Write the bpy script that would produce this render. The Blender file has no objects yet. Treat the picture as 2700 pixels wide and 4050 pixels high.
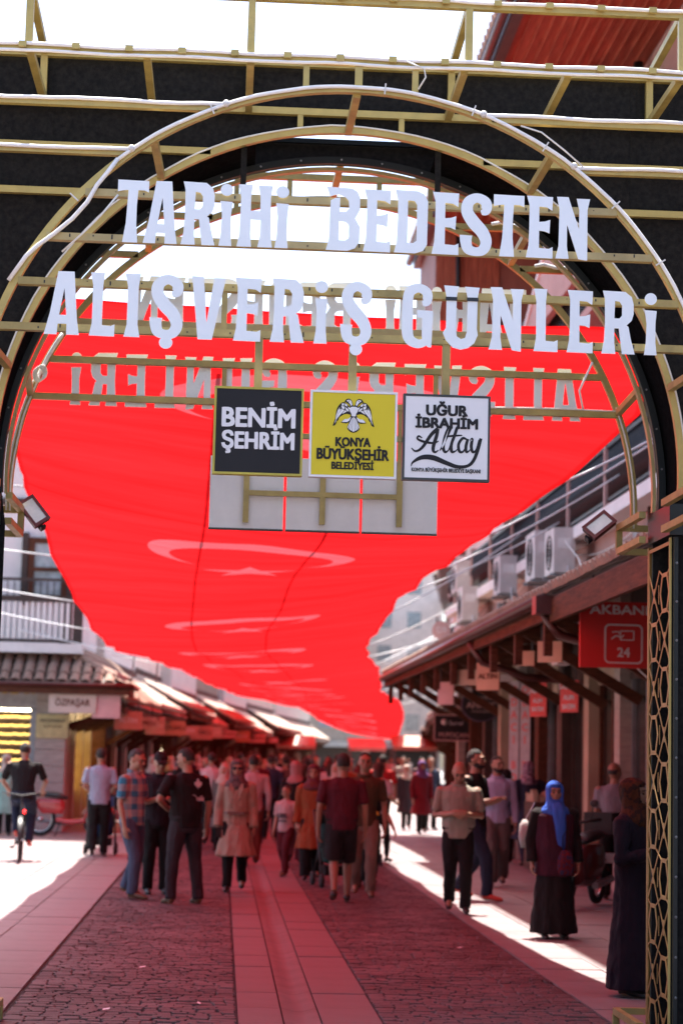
import bpy, bmesh, math, random
from mathutils import Vector, Matrix, Euler, noise
from mathutils.geometry import tessellate_polygon
R=math.radians; pi=math.pi
random.seed(7)
S=bpy.context.scene
# ------------------------------------------------------------------ camera
cam=bpy.data.cameras.new('camera'); co=bpy.data.objects.new('camera',cam); S.collection.objects.link(co); S.camera=co
cam.sensor_fit='VERTICAL'; cam.sensor_height=36; cam.sensor_width=24; cam.lens=70; cam.clip_end=3000; cam.clip_start=.1
YAW,PITCH,ROLL=R(3.2262),R(7.0278),R(1.35)
fw=Vector((math.sin(YAW)*math.cos(PITCH),math.cos(YAW)*math.cos(PITCH),math.sin(PITCH)))
r0=Vector((math.cos(YAW),-math.sin(YAW),0)); u0=r0.cross(fw)
rt=r0*math.cos(ROLL)+u0*math.sin(ROLL); up=u0*math.cos(ROLL)-r0*math.sin(ROLL)
co.matrix_world=Matrix(((rt.x,up.x,-fw.x,0),(rt.y,up.y,-fw.y,0),(rt.z,up.z,-fw.z,1.72),(0,0,0,1)))
cam.dof.use_dof=True; cam.dof.focus_distance=11.1; cam.dof.aperture_fstop=2.5
# ------------------------------------------------------------------ sky and sun
W=bpy.data.worlds.new('World'); S.world=W; W.use_nodes=True
nt=W.node_tree; bg=nt.nodes['Background']
sky=nt.nodes.new('ShaderNodeTexSky'); sky.sky_type='NISHITA'; sky.sun_disc=False
SUN_EL,SUN_AZ=R(73),R(-1)          # azimuth measured from +Y towards +X
sky.sun_elevation=SUN_EL; sky.sun_rotation=SUN_AZ; sky.air_density=1.0; sky.dust_density=7.0; sky.ozone_density=1.0; sky.altitude=1000
nt.links.new(sky.outputs[0],bg.inputs[0]); bg.inputs[1].default_value=0.15
sl=bpy.data.lights.new('sun','SUN'); so=bpy.data.objects.new('sun',sl); S.collection.objects.link(so)
sd=Vector((math.sin(SUN_AZ)*math.cos(SUN_EL),math.cos(SUN_AZ)*math.cos(SUN_EL),math.sin(SUN_EL)))
so.rotation_euler=sd.to_track_quat('Z','Y').to_euler(); so.location=(0,0,40)
sl.energy=5.0; sl.angle=R(.55); sl.color=(1,.955,.88)
S.view_settings.view_transform='Standard'; S.view_settings.look='None'; S.view_settings.gamma=1
S.view_settings.use_curve_mapping=False; S.view_settings.exposure=1.6
S.render.engine='CYCLES'
S.cycles.max_bounces=8; S.cycles.diffuse_bounces=4; S.cycles.transmission_bounces=6; S.cycles.transparent_max_bounces=8

# ------------------------------------------------------------------ materials
MC={}
def nn(t,kind,**k):
    n=t.nodes.new(kind)
    for a,b in k.items(): setattr(n,a,b)
    return n
def mat(name,col,rough=.6,metal=0,var=.12,vscale=6,bump=0,bscale=40,trans=None,emit=None,spec=.5,stretch=None,col2=None,dirt=0,coat=0):
    if name in MC: return MC[name]
    m=bpy.data.materials.new(name); m.use_nodes=True; t=m.node_tree; b=t.nodes['Principled BSDF']; out=t.nodes['Material Output']
    b.inputs['Roughness'].default_value=rough; b.inputs['Metallic'].default_value=metal; b.inputs['Specular IOR Level'].default_value=spec
    if coat: b.inputs['Coat Weight'].default_value=coat; b.inputs['Coat Roughness'].default_value=.08
    tc=nn(t,'ShaderNodeTexCoord'); mp=nn(t,'ShaderNodeMapping'); t.links.new(tc.outputs['Object'],mp.inputs[0])
    if stretch: mp.inputs['Scale'].default_value=stretch
    no=nn(t,'ShaderNodeTexNoise'); no.inputs['Scale'].default_value=vscale; no.inputs['Detail'].default_value=6; no.inputs['Roughness'].default_value=.6
    t.links.new(mp.outputs[0],no.inputs[0])
    cr=nn(t,'ShaderNodeValToRGB'); c=tuple(col); c2=col2 or tuple(x*(1-2*var) for x in c); c1=c if col2 else tuple(min(1,x*(1+var)) for x in c)
    cr.color_ramp.elements[0].position=.3; cr.color_ramp.elements[0].color=(*c2,1); cr.color_ramp.elements[1].position=.7; cr.color_ramp.elements[1].color=(*c1,1)
    t.links.new(no.outputs['Fac'],cr.inputs[0]); src=cr.outputs[0]
    if dirt:
        n2=nn(t,'ShaderNodeTexNoise'); n2.inputs['Scale'].default_value=1.3; n2.inputs['Detail'].default_value=8; n2.inputs['Roughness'].default_value=.7; t.links.new(mp.outputs[0],n2.inputs[0])
        r2=nn(t,'ShaderNodeValToRGB'); r2.color_ramp.elements[0].position=.35; r2.color_ramp.elements[1].position=.75; t.links.new(n2.outputs['Fac'],r2.inputs[0])
        mx=nn(t,'ShaderNodeMixRGB',blend_type='MULTIPLY'); mx.inputs[2].default_value=(1-dirt,1-dirt*1.05,1-dirt*1.15,1); t.links.new(r2.outputs[0],mx.inputs[0]); t.links.new(src,mx.inputs[1]); src=mx.outputs[0]
    t.links.new(src,b.inputs['Base Color'])
    if bump:
        bn=nn(t,'ShaderNodeTexNoise'); bn.inputs['Scale'].default_value=bscale; bn.inputs['Detail'].default_value=5; t.links.new(mp.outputs[0],bn.inputs[0])
        bp=nn(t,'ShaderNodeBump'); bp.inputs['Strength'].default_value=bump; bp.inputs['Distance'].default_value=.02; t.links.new(bn.outputs['Fac'],bp.inputs['Height']); t.links.new(bp.outputs[0],b.inputs['Normal'])
    if trans:
        tr=nn(t,'ShaderNodeBsdfTranslucent'); tr.inputs[0].default_value=(*trans,1); ad=nn(t,'ShaderNodeAddShader')
        t.links.new(b.outputs[0],ad.inputs[0]); t.links.new(tr.outputs[0],ad.inputs[1]); t.links.new(ad.outputs[0],out.inputs[0])
    if emit: b.inputs['Emission Color'].default_value=(*emit[:3],1); b.inputs['Emission Strength'].default_value=emit[3]
    MC[name]=m; return m
GOLD=mat('gold_paint',(.50,.385,.125),.42,.25,.08,9,.05,60)
GOLD2=mat('gold_paint_worn',(.46,.36,.13),.5,.2,.16,5,.08,50,dirt=.25)
LEDW=mat('white_led_rope',(.90,.90,.88),.35,0,.03,20)
CABLE=mat('white_cable',(.8,.79,.74),.4,0,.05)
WHITE=mat('white_acrylic',(.85,.93,.98),.3,0,.02,3)
WBACK=mat('white_panel_back',(.80,.80,.82),.6,0,.05,3,dirt=.1)
BLACKF=mat('black_fabric',(.012,.0125,.014),1.0,0,.3,30,.35,260,col2=(.028,.027,.026),spec=.05)
BLACKL=mat('black_lining',(.007,.007,.008),1.0,0,.3,30,.3,200,spec=.02)
BLACKM=mat('black_steel_angle',(.012,.017,.02),.4,.2,.1)
TAPE=mat('black_tape',(.012,.016,.024),.45)
SKYGREY=mat('grey_lattice',(.20,.21,.19),.6)
WHITEPL=mat('white_plastic',(.72,.71,.68),.45,0,.05)
ACW=mat('aircon_white',(.64,.60,.57),.55,0,.08,4,dirt=.2)
BLK=mat('black_plastic',(.014,.014,.015),.5)
RUB=mat('rubber',(.018,.018,.019),.8)
CHROME=mat('chrome',(.6,.6,.6),.2,1,.03)
GLASS=mat('dark_glass',(.02,.022,.025),.06,0,.2,2,spec=.8)
GLASSB=mat('window_glass_pale',(.32,.36,.38),.08,0,.3,3,spec=.8)
STUCCO=mat('white_stucco',(.80,.77,.74),.85,0,.05,2,.3,90,dirt=.12)
STUCP=mat('pink_stucco',(.50,.33,.29),.85,0,.06,2,.3,90,dirt=.15)
STUCB=mat('beige_stucco',(.36,.30,.25),.85,0,.08,2,.3,80,dirt=.2)
STONE=mat('travertine',(.40,.36,.31),.7,0,.12,4,.2,30,stretch=(1,1,4))
WOOD=mat('brown_wood',(.10,.036,.018),.65,0,.25,5,.3,20,spec=.2,stretch=(1,1,8))
WOODR=mat('red_brown_soffit_wood',(.42,.13,.07),.6,0,.25,3,.3,14,stretch=(10,.6,1),col2=(.22,.055,.03),spec=.2)
WOODH=mat('brown_fascia_wood',(.10,.032,.015),.7,0,.3,4,.2,12,stretch=(6,.6,6),spec=.15)
PLAST=mat('hazed_plaster',(.86,.76,.69),.85,0,.06,1.2,.3,60,dirt=.18)  # bright and warm: distant haze and glare put into the wall colour
WOODD=mat('dark_wood',(.045,.026,.018),.6,0,.2,5,.2,20)
TILE=mat('clay_tile',(.36,.22,.16),.8,0,.25,2.5,.3,50,col2=(.22,.15,.12),dirt=.3)
IRON=mat('black_iron',(.015,.013,.014),.45,.3)
GUTTER=mat('brown_gutter',(.09,.035,.03),.35,.2)
ROPE=mat('white_rope',(.8,.8,.78),.6)
GREY=mat('grey_metal',(.25,.26,.27),.45,.4)
# ------------------------------------------------------------------ mesh builder
class MB:
    def __init__(s): s.v=[]; s.f=[]
    def add(s,vs,fs):
        o=len(s.v); s.v+= [tuple(a) for a in vs]; s.f+=[tuple(i+o for i in f) for f in fs]; return s
    def box(s,x0,x1,y0,y1,z0,z1):
        return s.add([(x0,y0,z0),(x1,y0,z0),(x1,y1,z0),(x0,y1,z0),(x0,y0,z1),(x1,y0,z1),(x1,y1,z1),(x0,y1,z1)],
          [(0,3,2,1),(4,5,6,7),(0,1,5,4),(1,2,6,5),(2,3,7,6),(3,0,4,7)])
    def beam(s,a,b,w,h=None,upv=(0,0,1)):
        a,b=Vector(a),Vector(b); h=h or w; d=(b-a).normalized(); u=Vector(upv)
        if abs(d.dot(u))>.95: u=Vector((0,1,0))
        x=d.cross(u).normalized(); z=x.cross(d)
        vs=[p+x*i*w/2+z*j*h/2 for p in (a,b) for i,j in ((-1,-1),(1,-1),(1,1),(-1,1))]
        return s.add(vs,[(0,3,2,1),(4,5,6,7),(0,1,5,4),(1,2,6,5),(2,3,7,6),(3,0,4,7)])
    def tube(s,pts,r,n=8,caps=True,flat=None):
        pts=[Vector(p) for p in pts]; rr=r if isinstance(r,(list,tuple)) else [r]*len(pts); vs=[]
        d0=(pts[1]-pts[0]).normalized(); ref=Vector((0,0,1)) if abs(d0.z)<.9 else Vector((0,1,0))
        x=d0.cross(ref).normalized()
        for i,p in enumerate(pts):
            d=(pts[min(i+1,len(pts)-1)]-pts[max(i-1,0)]).normalized()
            x=(x-d*x.dot(d)).normalized(); z=x.cross(d)
            for k in range(n):
                a=2*pi*k/n; vs.append(p+x*math.cos(a)*rr[i]+z*math.sin(a)*rr[i]*(flat or 1))
        fs=[(i*n+k,i*n+(k+1)%n,(i+1)*n+(k+1)%n,(i+1)*n+k) for i in range(len(pts)-1) for k in range(n)]
        if caps: fs+=[tuple(range(n-1,-1,-1)),tuple((len(pts)-1)*n+k for k in range(n))]
        return s.add(vs,fs)
    def rings(s,rings,n=14,fn=None):
        """rings: (cx,cy,cz,rx,ry) horizontal ellipses"""
        vs=[]
        for i,(cx,cy,cz,rx,ry) in enumerate(rings):
            for k in range(n):
                a=2*pi*k/n; q=1 if fn is None else fn(i,a); vs.append((cx+math.cos(a)*rx*q,cy+math.sin(a)*ry*q,cz))
        m=len(rings); fs=[(i*n+k,i*n+(k+1)%n,(i+1)*n+(k+1)%n,(i+1)*n+k) for i in range(m-1) for k in range(n)]
        fs+=[tuple(range(n-1,-1,-1)),tuple((m-1)*n+k for k in range(n))]
        return s.add(vs,fs)
    def ball(s,c,r,n=10,m=7,sc=(1,1,1)):
        c=Vector(c); vs=[c+Vector((0,0,r*sc[2]))]
        for i in range(1,m):
            t=pi*i/m
            for k in range(n):
                a=2*pi*k/n; vs.append(c+Vector((r*math.sin(t)*math.cos(a)*sc[0],r*math.sin(t)*math.sin(a)*sc[1],r*math.cos(t)*sc[2])))
        vs.append(c-Vector((0,0,r*sc[2]))); fs=[(0,1+k,1+(k+1)%n) for k in range(n)]
        for i in range(m-2): fs+=[(1+i*n+k,1+(i+1)*n+k,1+(i+1)*n+(k+1)%n,1+i*n+(k+1)%n) for k in range(n)]
        L=len(vs)-1; fs+=[(L,1+(m-2)*n+(k+1)%n,1+(m-2)*n+k) for k in range(n)]
        return s.add(vs,fs)
    def prism(s,loops,y0,y1,plane='XZ',M=None):
        """loops: outer first then holes, 2D; extruded between y0 and y1"""
        L=[[Vector((x,z,0)) for x,z in lp] for lp in loops]
        tris=tessellate_polygon(L); flat=[p for lp in L for p in lp]; N=len(flat)
        def P(p,y):
            v=Vector((p.x,y,p.y)) if plane=='XZ' else (Vector((y,p.x,p.y)) if plane=='YZ' else Vector((p.x,p.y,y)))
            return M@v if M else v
        vs=[P(p,y0) for p in flat]+[P(p,y1) for p in flat]
        fs=[tuple(t) for t in tris]+[tuple(i+N for i in reversed(t)) for t in tris]
        o=0
        for lp in L:
            k=len(lp); fs+=[(o+i,o+(i+1)%k,o+(i+1)%k+N,o+i+N) for i in range(k)]; o+=k
        return s.add(vs,fs)
    def build(s,name,m,parent=None,smooth=False,loc=None,fixn=True):
        me=bpy.data.meshes.new(name); me.from_pydata(s.v,[],s.f)
        if fixn:
            b=bmesh.new(); b.from_mesh(me); bmesh.ops.recalc_face_normals(b,faces=b.faces); b.to_mesh(me); b.free()
        if smooth: me.polygons.foreach_set('use_smooth',[True]*len(me.polygons))
        me.materials.append(m); me.update()
        return link(name,me,parent,loc)
def link(name,data,parent=None,loc=None):
    o=bpy.data.objects.new(name,data); S.collection.objects.link(o)
    if parent: o.parent=parent
    if loc: o.location=loc
    return o
def tag(o,label=None,cat=None,group=None,kind=None):
    if label: o['label']=label
    if cat: o['category']=cat
    if group: o['group']=group
    if kind: o['kind']=kind
    return o
def thing(name,label,cat,loc=(0,0,0),rz=0,group=None):
    o=bpy.data.objects.new(name,None); S.collection.objects.link(o); o.location=loc; o.rotation_euler=(0,0,rz); o.empty_display_size=.2
    return tag(o,label,cat,group)
def struct(o): o['kind']='structure'; return o
def inst(src,parent=None,loc=(0,0,0),rot=(0,0,0),sc=(1,1,1),name=None):
    o=src.copy(); S.collection.objects.link(o); o.parent=parent; o.location=loc; o.rotation_euler=rot; o.scale=sc
    return o
def copy_tree(o,parent=None):
    c=o.copy(); S.collection.objects.link(c); c.parent=parent
    for ch in list(o.children): copy_tree(ch,c)
    return c
TEXTS=[]
def text(s,size,loc,rot,m,parent,name='lettering',ext=.002,off=0.0,xs=1,align='CENTER',shear=0,space=1,fit=0.0):
    c=bpy.data.curves.new(name,'FONT'); c.body=s; c.size=size; c.align_x=align; c.align_y='CENTER'; c.extrude=ext; c.offset=0; c.shear=shear; c.resolution_u=3; c.space_character=space
    c.materials.append(m); o=link(name,c,parent); o.location=loc; o.rotation_euler=rot; o.scale=(xs,1,1); TEXTS.append(o); o['_b']=off; o['_f']=fit; return o
def cY(y): return .35 if y<36 else .35+.0089*(y-36)**1.5      # street centre line: bends to the right far away
# ================================================================== GROUND
rg=random.Random(3)
GR2=mat('granite_slab_centre',(.215,.145,.148),.62,0,.10,3,.15,120,dirt=.22)
GR=mat('granite_slab',(.28,.225,.228),.62,0,.10,3,.15,120,dirt=.22)
GRC=mat('granite_drain',(.20,.14,.142),.6,0,.10,3,.15,120,dirt=.3)
SETT=mat('basalt_sett',(.145,.098,.102),.62,0,.34,1.6,.5,60,dirt=.25)
JOINT=mat('dark_joint',(.05,.042,.042),.95,0,.3,30,.5,90)
b=MB().box(-60,60,-15,400,-.4,-.045); struct(b.build('ground',JOINT))
def slabs(name,x0,x1,y0,y1,w,l,m,nparts,gap=.006,stagger=True,z=0.0,kerb=None):
    """returns (base structure, list of slab footprints)"""
    base=MB().box(x0,x1,y0,y1,-.06,-.02).build(name,JOINT); struct(base); cells=[]
    xs=[x0]
    if kerb: xs+= [x0+(k if kerb[0]>0 else 0) for k in kerb if kerb[0]>0]
    x=xs[-1]
    while x<x1-.05: x=min(x+w,x1); xs.append(x)
    if x1-xs[-2]<.12 and len(xs)>2: xs.pop(-2)
    for i in range(len(xs)-1):
        y=y0+(rg.random()*l if stagger else 0)
        if y>y0: cells.append((xs[i],xs[i+1],y0,y))
        while y<y1: cells.append((xs[i],xs[i+1],y,min(y+l,y1))); y+=l
    return base,cells
def lay(base,cells,m,npart,gap=.007,partname='slab'):
    cam0=Vector((0,0)); vis=lambda c:(c[3]>12.4 and c[0]<.44*c[3]*.55+1 and c[1]>-.13*c[3]-.4)
    cells=sorted(cells,key=lambda c:((not vis(c)),c[2])); stuff=MB(); cache={}
    for i,(a,b_,c,d) in enumerate(cells):
        dz=rg.uniform(-.003,.003); g=gap/2
        if i<npart and vis((a,b_,c,d)):
            sx,sy=round(b_-a-gap,2),round(d-c-gap,2)
            if min(sx,sy)<.03: continue
            if (sx,sy) not in cache: 
                me=MB().box(-sx/2,sx/2,-sy/2,sy/2,-.03,0); o=me.build(partname,m,base); cache[(sx,sy)]=o.data
            else: o=link(partname,cache[(sx,sy)],base)
            o.location=((a+b_)/2,(c+d)/2,dz)
        else: stuff.box(a+g,b_-g,c+g,d-g,-.03,dz)
    if stuff.v: o=stuff.build(partname+'s_beyond',m,base); o['kind']='stuff'
ba,ce=slabs('pavement',2.65,6.6,-4,62,.58,.9,GR,110); lay(ba,ce,GR,110)
ba,ce=slabs('pavement',-14,-1.38,-4,62,.6,.9,GR,90)
ce=[c for c in ce]; lay(ba,ce,GR,110)
ba,ce=slabs('central_paving',.15,.45,-4,62,.30,.9,GR2,40,stagger=False); lay(ba,ce,GR2,34)
ba,ce=slabs('central_paving',.70,1.10,-4,62,.40,.9,GR2,40,stagger=False); lay(ba,ce,GR2,34)
# dished drain channel between the two strips of slabs
dm=MB(); n=8
for k in range(66):
    y0=-4+k; 
    vs=[];N=9
    for yy in (y0+.004,y0+.996):
        for i in range(N):
            t=i/(N-1); vs.append((.455+.24*t,yy,-.022*math.sin(pi*t)**2-.001))
    dm.add(vs,[(i,i+1,N+i+1,N+i) for i in range(N-1)])
dr=dm.build('drain_channel',GRC,smooth=True); struct(dr)
# far ground follows the bend
fg=MB(); vs=[]; fs=[]
for i in range(60):
    y=62+i*4; c=cY(y); vs+=[(c-40,y,-.004),(c+40,y,-.004)]
fs=[(2*i,2*i+1,2*i+3,2*i+2) for i in range(59)]; struct(fg.add(vs,fs).build('street',mat('far_paving',(.40,.36,.35),.7,0,.2,3,.3,20,dirt=.3)))
struct(MB().box(-60,60,-140,-4.001,-.05,-.004).build('street',MC['far_paving'])); struct(MB().box(-60,-14.001,-4,62,-.05,-.004).build('pavement',MC['far_paving']))
# sett bands
def setts(x0,x1,npart):
    base=MB().box(x0,x1,-4,62,-.06,-.013).build('road',mat('sett_joint',(.080,.058,.060),.95,0,.4,25,.5,90,dirt=.3)); struct(base); stuff=MB(); parts=0
    y=-4.0; cells=[]
    while y<62:
        d=rg.uniform(.072,.100); x=x0+.01
        while x<x1-.03:
            w=rg.uniform(.085,.155); 
            if x+w>x1-.06: w=x1-x-.01
            cells.append((x,x+w,y,y+d)); x+=w
        y+=d
    cells.sort(key=lambda c:(c[2]<12.9,c[2]))
    for (a,b_,c,d) in cells:
        cx,cy,hw,hd=(a+b_)/2,(c+d)/2,(b_-a)/2-.004,(d-c)/2-.0045; h=rg.uniform(-.005,.004); j=lambda s:rg.uniform(-s,s)
        sh=j(.012)
        bot=[(-hw,-hd),(hw,-hd),(hw,hd),(-hw,hd)]; bot=[(p+j(.010),q+j(.010)+sh*p/hw*.5) for p,q in bot]
        vs=[(p,q,-.03) for p,q in bot]+[(p*.97,q*.97,h-.004+j(.002)) for p,q in bot]+[(p*.86,q*.82,h+j(.0015)) for p,q in bot]
        fs=[(0,1,5,4),(1,2,6,5),(2,3,7,6),(3,0,4,7),(4,5,9,8),(5,6,10,9),(6,7,11,10),(7,4,8,11),(8,9,10,11)]
        if parts<npart and c>12.9:
            o=MB().add(vs,fs).build('cobble',SETT,base,fixn=False); o.location=(cx,cy,0); parts+=1
        else: stuff.add([(vx+cx,vy+cy,vz) for vx,vy,vz in vs],fs)
    o=stuff.build('cobbles_beyond',SETT,base,fixn=False); o['kind']='stuff'
setts(-1.38,.15,150); setts(1.10,2.65,150)
lt=random.Random(5)
for k,(x,y) in enumerate([(-.62,16.4),(-.1,14.1),(.02,17.6),(1.9,15.2),(2.2,18.6),(-.75,13.7)]):
    o=MB().add([(0,0,0),(.05,.01,.004),(.06,.035,.012),(.01,.03,.006)],[(0,1,2,3)]).build('litter',WHITE,None,loc=(x,y,.007)); tag(o,['tiny white paper scrap lying on the left cobbles, farther back','tiny white scrap on left cobbles near the central slabs','small pale scrap beside the central slab edge','small white scrap on the nearer right cobbles','small pale scrap farther back on the right cobbles','white paper fleck on the left cobbles nearest the camera'][k],'litter','scraps of litter on the cobbles'); o.rotation_euler.z=k*1.3
# ================================================================== FESTIVAL GATE
G=thing('festival_gate','tall gold tube archway hung with white letters and black fabric across the street','gate',(.65,12.1,0))
GO=Vector((.65,12.1,0))
def gp(mb,name,m,**k):            # gate part: geometry given in world coordinates
    mb.v=[(x-GO.x,y-GO.y,z-GO.z) for x,y,z in mb.v]; return mb.build(name,m,G,**k)
T=.042
def bar(a,b,m=GOLD,w=T,h=None): return gp(MB().beam(a,b,w,h),'tube',m)
def arc(cx,cz,r,y,a0,a1,n=64): return [(cx+r*math.sin(a),y,cz+r*math.cos(a)) for a in [a0+(a1-a0)*i/n for i in range(n+1)]]
def arctube(cx,cz,r,y,name,m=GOLD,a0=-1.63,a1=1.63,w=.042,d=.042):
    vs=[];n=72
    for i in range(n+1):
        a=a0+(a1-a0)*i/n
        for rr,yy in ((r-w/2,y-d/2),(r+w/2,y-d/2),(r+w/2,y+d/2),(r-w/2,y+d/2)): vs.append((cx+rr*math.sin(a),yy,cz+rr*math.cos(a)))
    fs=[(i*4+k,i*4+(k+1)%4,i*4+4+(k+1)%4,i*4+4+k) for i in range(n) for k in range(4)]+[(3,2,1,0),tuple(n*4+k for k in range(4))]
    return gp(MB().add(vs,fs),name,m)
A_,B_,C_,D_=(.643,3.43,2.085),(.655,3.475,2.085),(.645,3.435,2.083),(.626,3.40,2.09)
arctube(*A_,11.0,'arch_tube'); arctube(*B_,11.9,'arch_tube'); arctube(*D_,13.2,'arch_tube',GOLD2)
XL,XR=-3.65,4.95
def span(y,z,x0=XL,x1=XR,m=GOLD,**k): return bar((x0,y,z),(x1,y,z),m,**k)
def ringx(c,z):                   # half-width of an arch at height z
    return math.sqrt(max(0,(c[2])**2-(z-c[1])**2))
for z in (6.04,5.68): span(11,z)
for z in (5.37,5.09): 
    w=ringx(A_,z); span(11,z,XL,A_[0]-w-.02); span(11,z,A_[0]+w+.02,XR)
span(11.9,5.975)
span(11.9,5.668)
for z in (5.392,5.106): 
    w=ringx(B_,z); span(11.9,z,XL,B_[0]-w-.02); span(11.9,z,B_[0]+w+.02,XR)
# posts and depth struts of the box truss
for x in (-3.6,-2.45,-1.22,.04,1.29,2.53,3.75,4.9): 
    bar((x,11,5.70),(x,11,6.02)); bar((x,11.9,5.69),(x,11.9,5.955))
    bar((x,11.03,6.03),(x,11.88,5.985),GOLD2)
for x in (-3.6,-2.45,-1.21,-.55,.04,1.27,1.87,2.52,3.75,4.9): bar((x,11.03,5.665),(x,11.88,5.665),GOLD2)
bar((.655,11.03,5.50),(.655,11.88,5.545),GOLD2); bar((.675,11.9,5.58),(.675,11.9,5.65))
bar((.66,11.0,5.535),(.66,11.0,5.66))
for x in (.36,.985): bar((x,11,5.50),(x,11,5.66),w=.034); bar((x,11.9,5.53),(x,11.9,5.65),w=.034)
for s in (-1,1):
    for ang in (R(33),R(75)):
        a=s*ang; bar((A_[0]+A_[2]*math.sin(a),11.02,A_[1]+A_[2]*math.cos(a)),(B_[0]+B_[2]*math.sin(a),11.88,B_[1]+B_[2]*math.cos(a)),GOLD2)
    a=s*R(71); bar((C_[0]+(C_[2]-.02)*math.sin(a),12.46,C_[1]+(C_[2]-.02)*math.cos(a)),(D_[0]+D_[2]*math.sin(a),13.18,D_[1]+D_[2]*math.cos(a)),GOLD2)
    a=s*R(36); bar((C_[0]+(C_[2]-.02)*math.sin(a),12.46,C_[1]+(C_[2]-.02)*math.cos(a)),(D_[0]+D_[2]*math.sin(a),13.18,D_[1]+D_[2]*math.cos(a)),GOLD2)
bar((.645,12.46,5.53),(.63,13.18,5.48),GOLD2)
# letter rails in front and at the back
RAIL=mat('gold_paint_rail',(.47,.37,.17),.45,.25,.1,6,.05,50,dirt=.15)
def rails(c,y,zs,ms):
    for z,m in zip(zs,ms):
        w=ringx(c,z)-.02; bar((c[0]-w,y,z),(c[0]+w,y,z),m,.05,.042)
rails(A_,11.0,(4.848,4.587,4.326,4.066),(RAIL,RAIL,GOLD2,GOLD2))
rails(D_,13.2,(4.845,4.583,4.323,4.068),(RAIL,RAIL,GOLD2,GOLD2))
for x in (-.065,1.36): bar((x,11,4.088),(x,11,4.305),GOLD2,.032); 
for x in (-.065,1.36): bar((x,13.2,4.09),(x,13.2,4.30),GOLD2,.032)
# back frame
span(13.2,5.64,XL,XR,GOLD2); span(13.2,6.04,XL,XR,GOLD2); span(12.45,6.0,XL,XR,GOLD2)
for z in (5.337,5.056):
    w=ringx(D_,z); span(13.2,z,XL,D_[0]-w-.02,GOLD2); span(13.2,z,D_[0]+w+.02,XR,GOLD2)
for x in (-3.6,-1.22,1.27,3.75): bar((x,13.2,5.66),(x,13.2,6.02),GOLD2); bar((x,12.47,5.64),(x,13.18,5.64),GOLD2)
for x in (-.02,.34,.95,1.30): bar((x,13.2,5.45 if abs(x-.64)<.4 else 5.40),(x,13.2,5.62),GOLD2,.034)
# black fabric skins
def skin(c,y,ztop,hw,name,x0=XL,x1=XR,thick=.006):
    lp=[(x0,0.02),(c[0]-hw,0.02),(c[0]-hw,3.12)]
    n=56; a1=math.asin(min(1,hw/c[2])); a1=pi/2
    lp+=[(c[0]+c[2]*math.sin(a),c[1]+c[2]*math.cos(a)) for a in [-a1+2*a1*i/n for i in range(n+1)]]
    lp+=[(c[0]+hw,3.12),(c[0]+hw,0.02),(x1,0.02),(x1,ztop),(x0,ztop)]
    return gp(MB().prism([lp],y,y+thick),name,BLACKF)
skin((B_[0],B_[1],B_[2]+.025),11.94,6.02,2.04,'fabric_panel')
skin((C_[0],C_[1],C_[2]+.006),12.44,5.655,2.04,'fabric_panel')
def soffit(a0,a1,r=2.104):
    vs=[];n=24
    for i in range(n+1):
        a=a0+(a1-a0)*i/n
        for yy in (11.95,12.44): vs.append((B_[0]+r*math.sin(a),yy,B_[1]-(yy-11.95)*.07+r*math.cos(a)))
    fs=[(2*i,2*i+1,2*i+3,2*i+2) for i in range(n)]
    return gp(MB().add(vs,fs),'fabric_lining',BLACKL,smooth=True)
soffit(-1.60,-R(15.5)); soffit(R(15.5),1.60)
arctube(C_[0],C_[1],C_[2]+.0,12.40,'lip_angle',BLACKM,w=.045,d=.06)
arctube(C_[0],C_[1],C_[2]-.035,12.47,'arch_tube',RAIL,w=.022,d=.05)
bar((-.14,12.42,5.65),(1.42,12.42,5.65),BLACKM,.03,.03)
mb=MB()
for i in range(25):
    a=-1.5+3*i/24; mb.ball((C_[0]+C_[2]*math.sin(a),12.365,C_[1]+C_[2]*math.cos(a)),.007,6,4)
gp(mb,'bolts',GREY)
for x in (-2.4,-1.17,.02,1.22,2.44,3.6): gp(MB().box(x-.018,x+.018,11.934,11.939,5.12,5.92),'fabric_seam',BLACKF)
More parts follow.
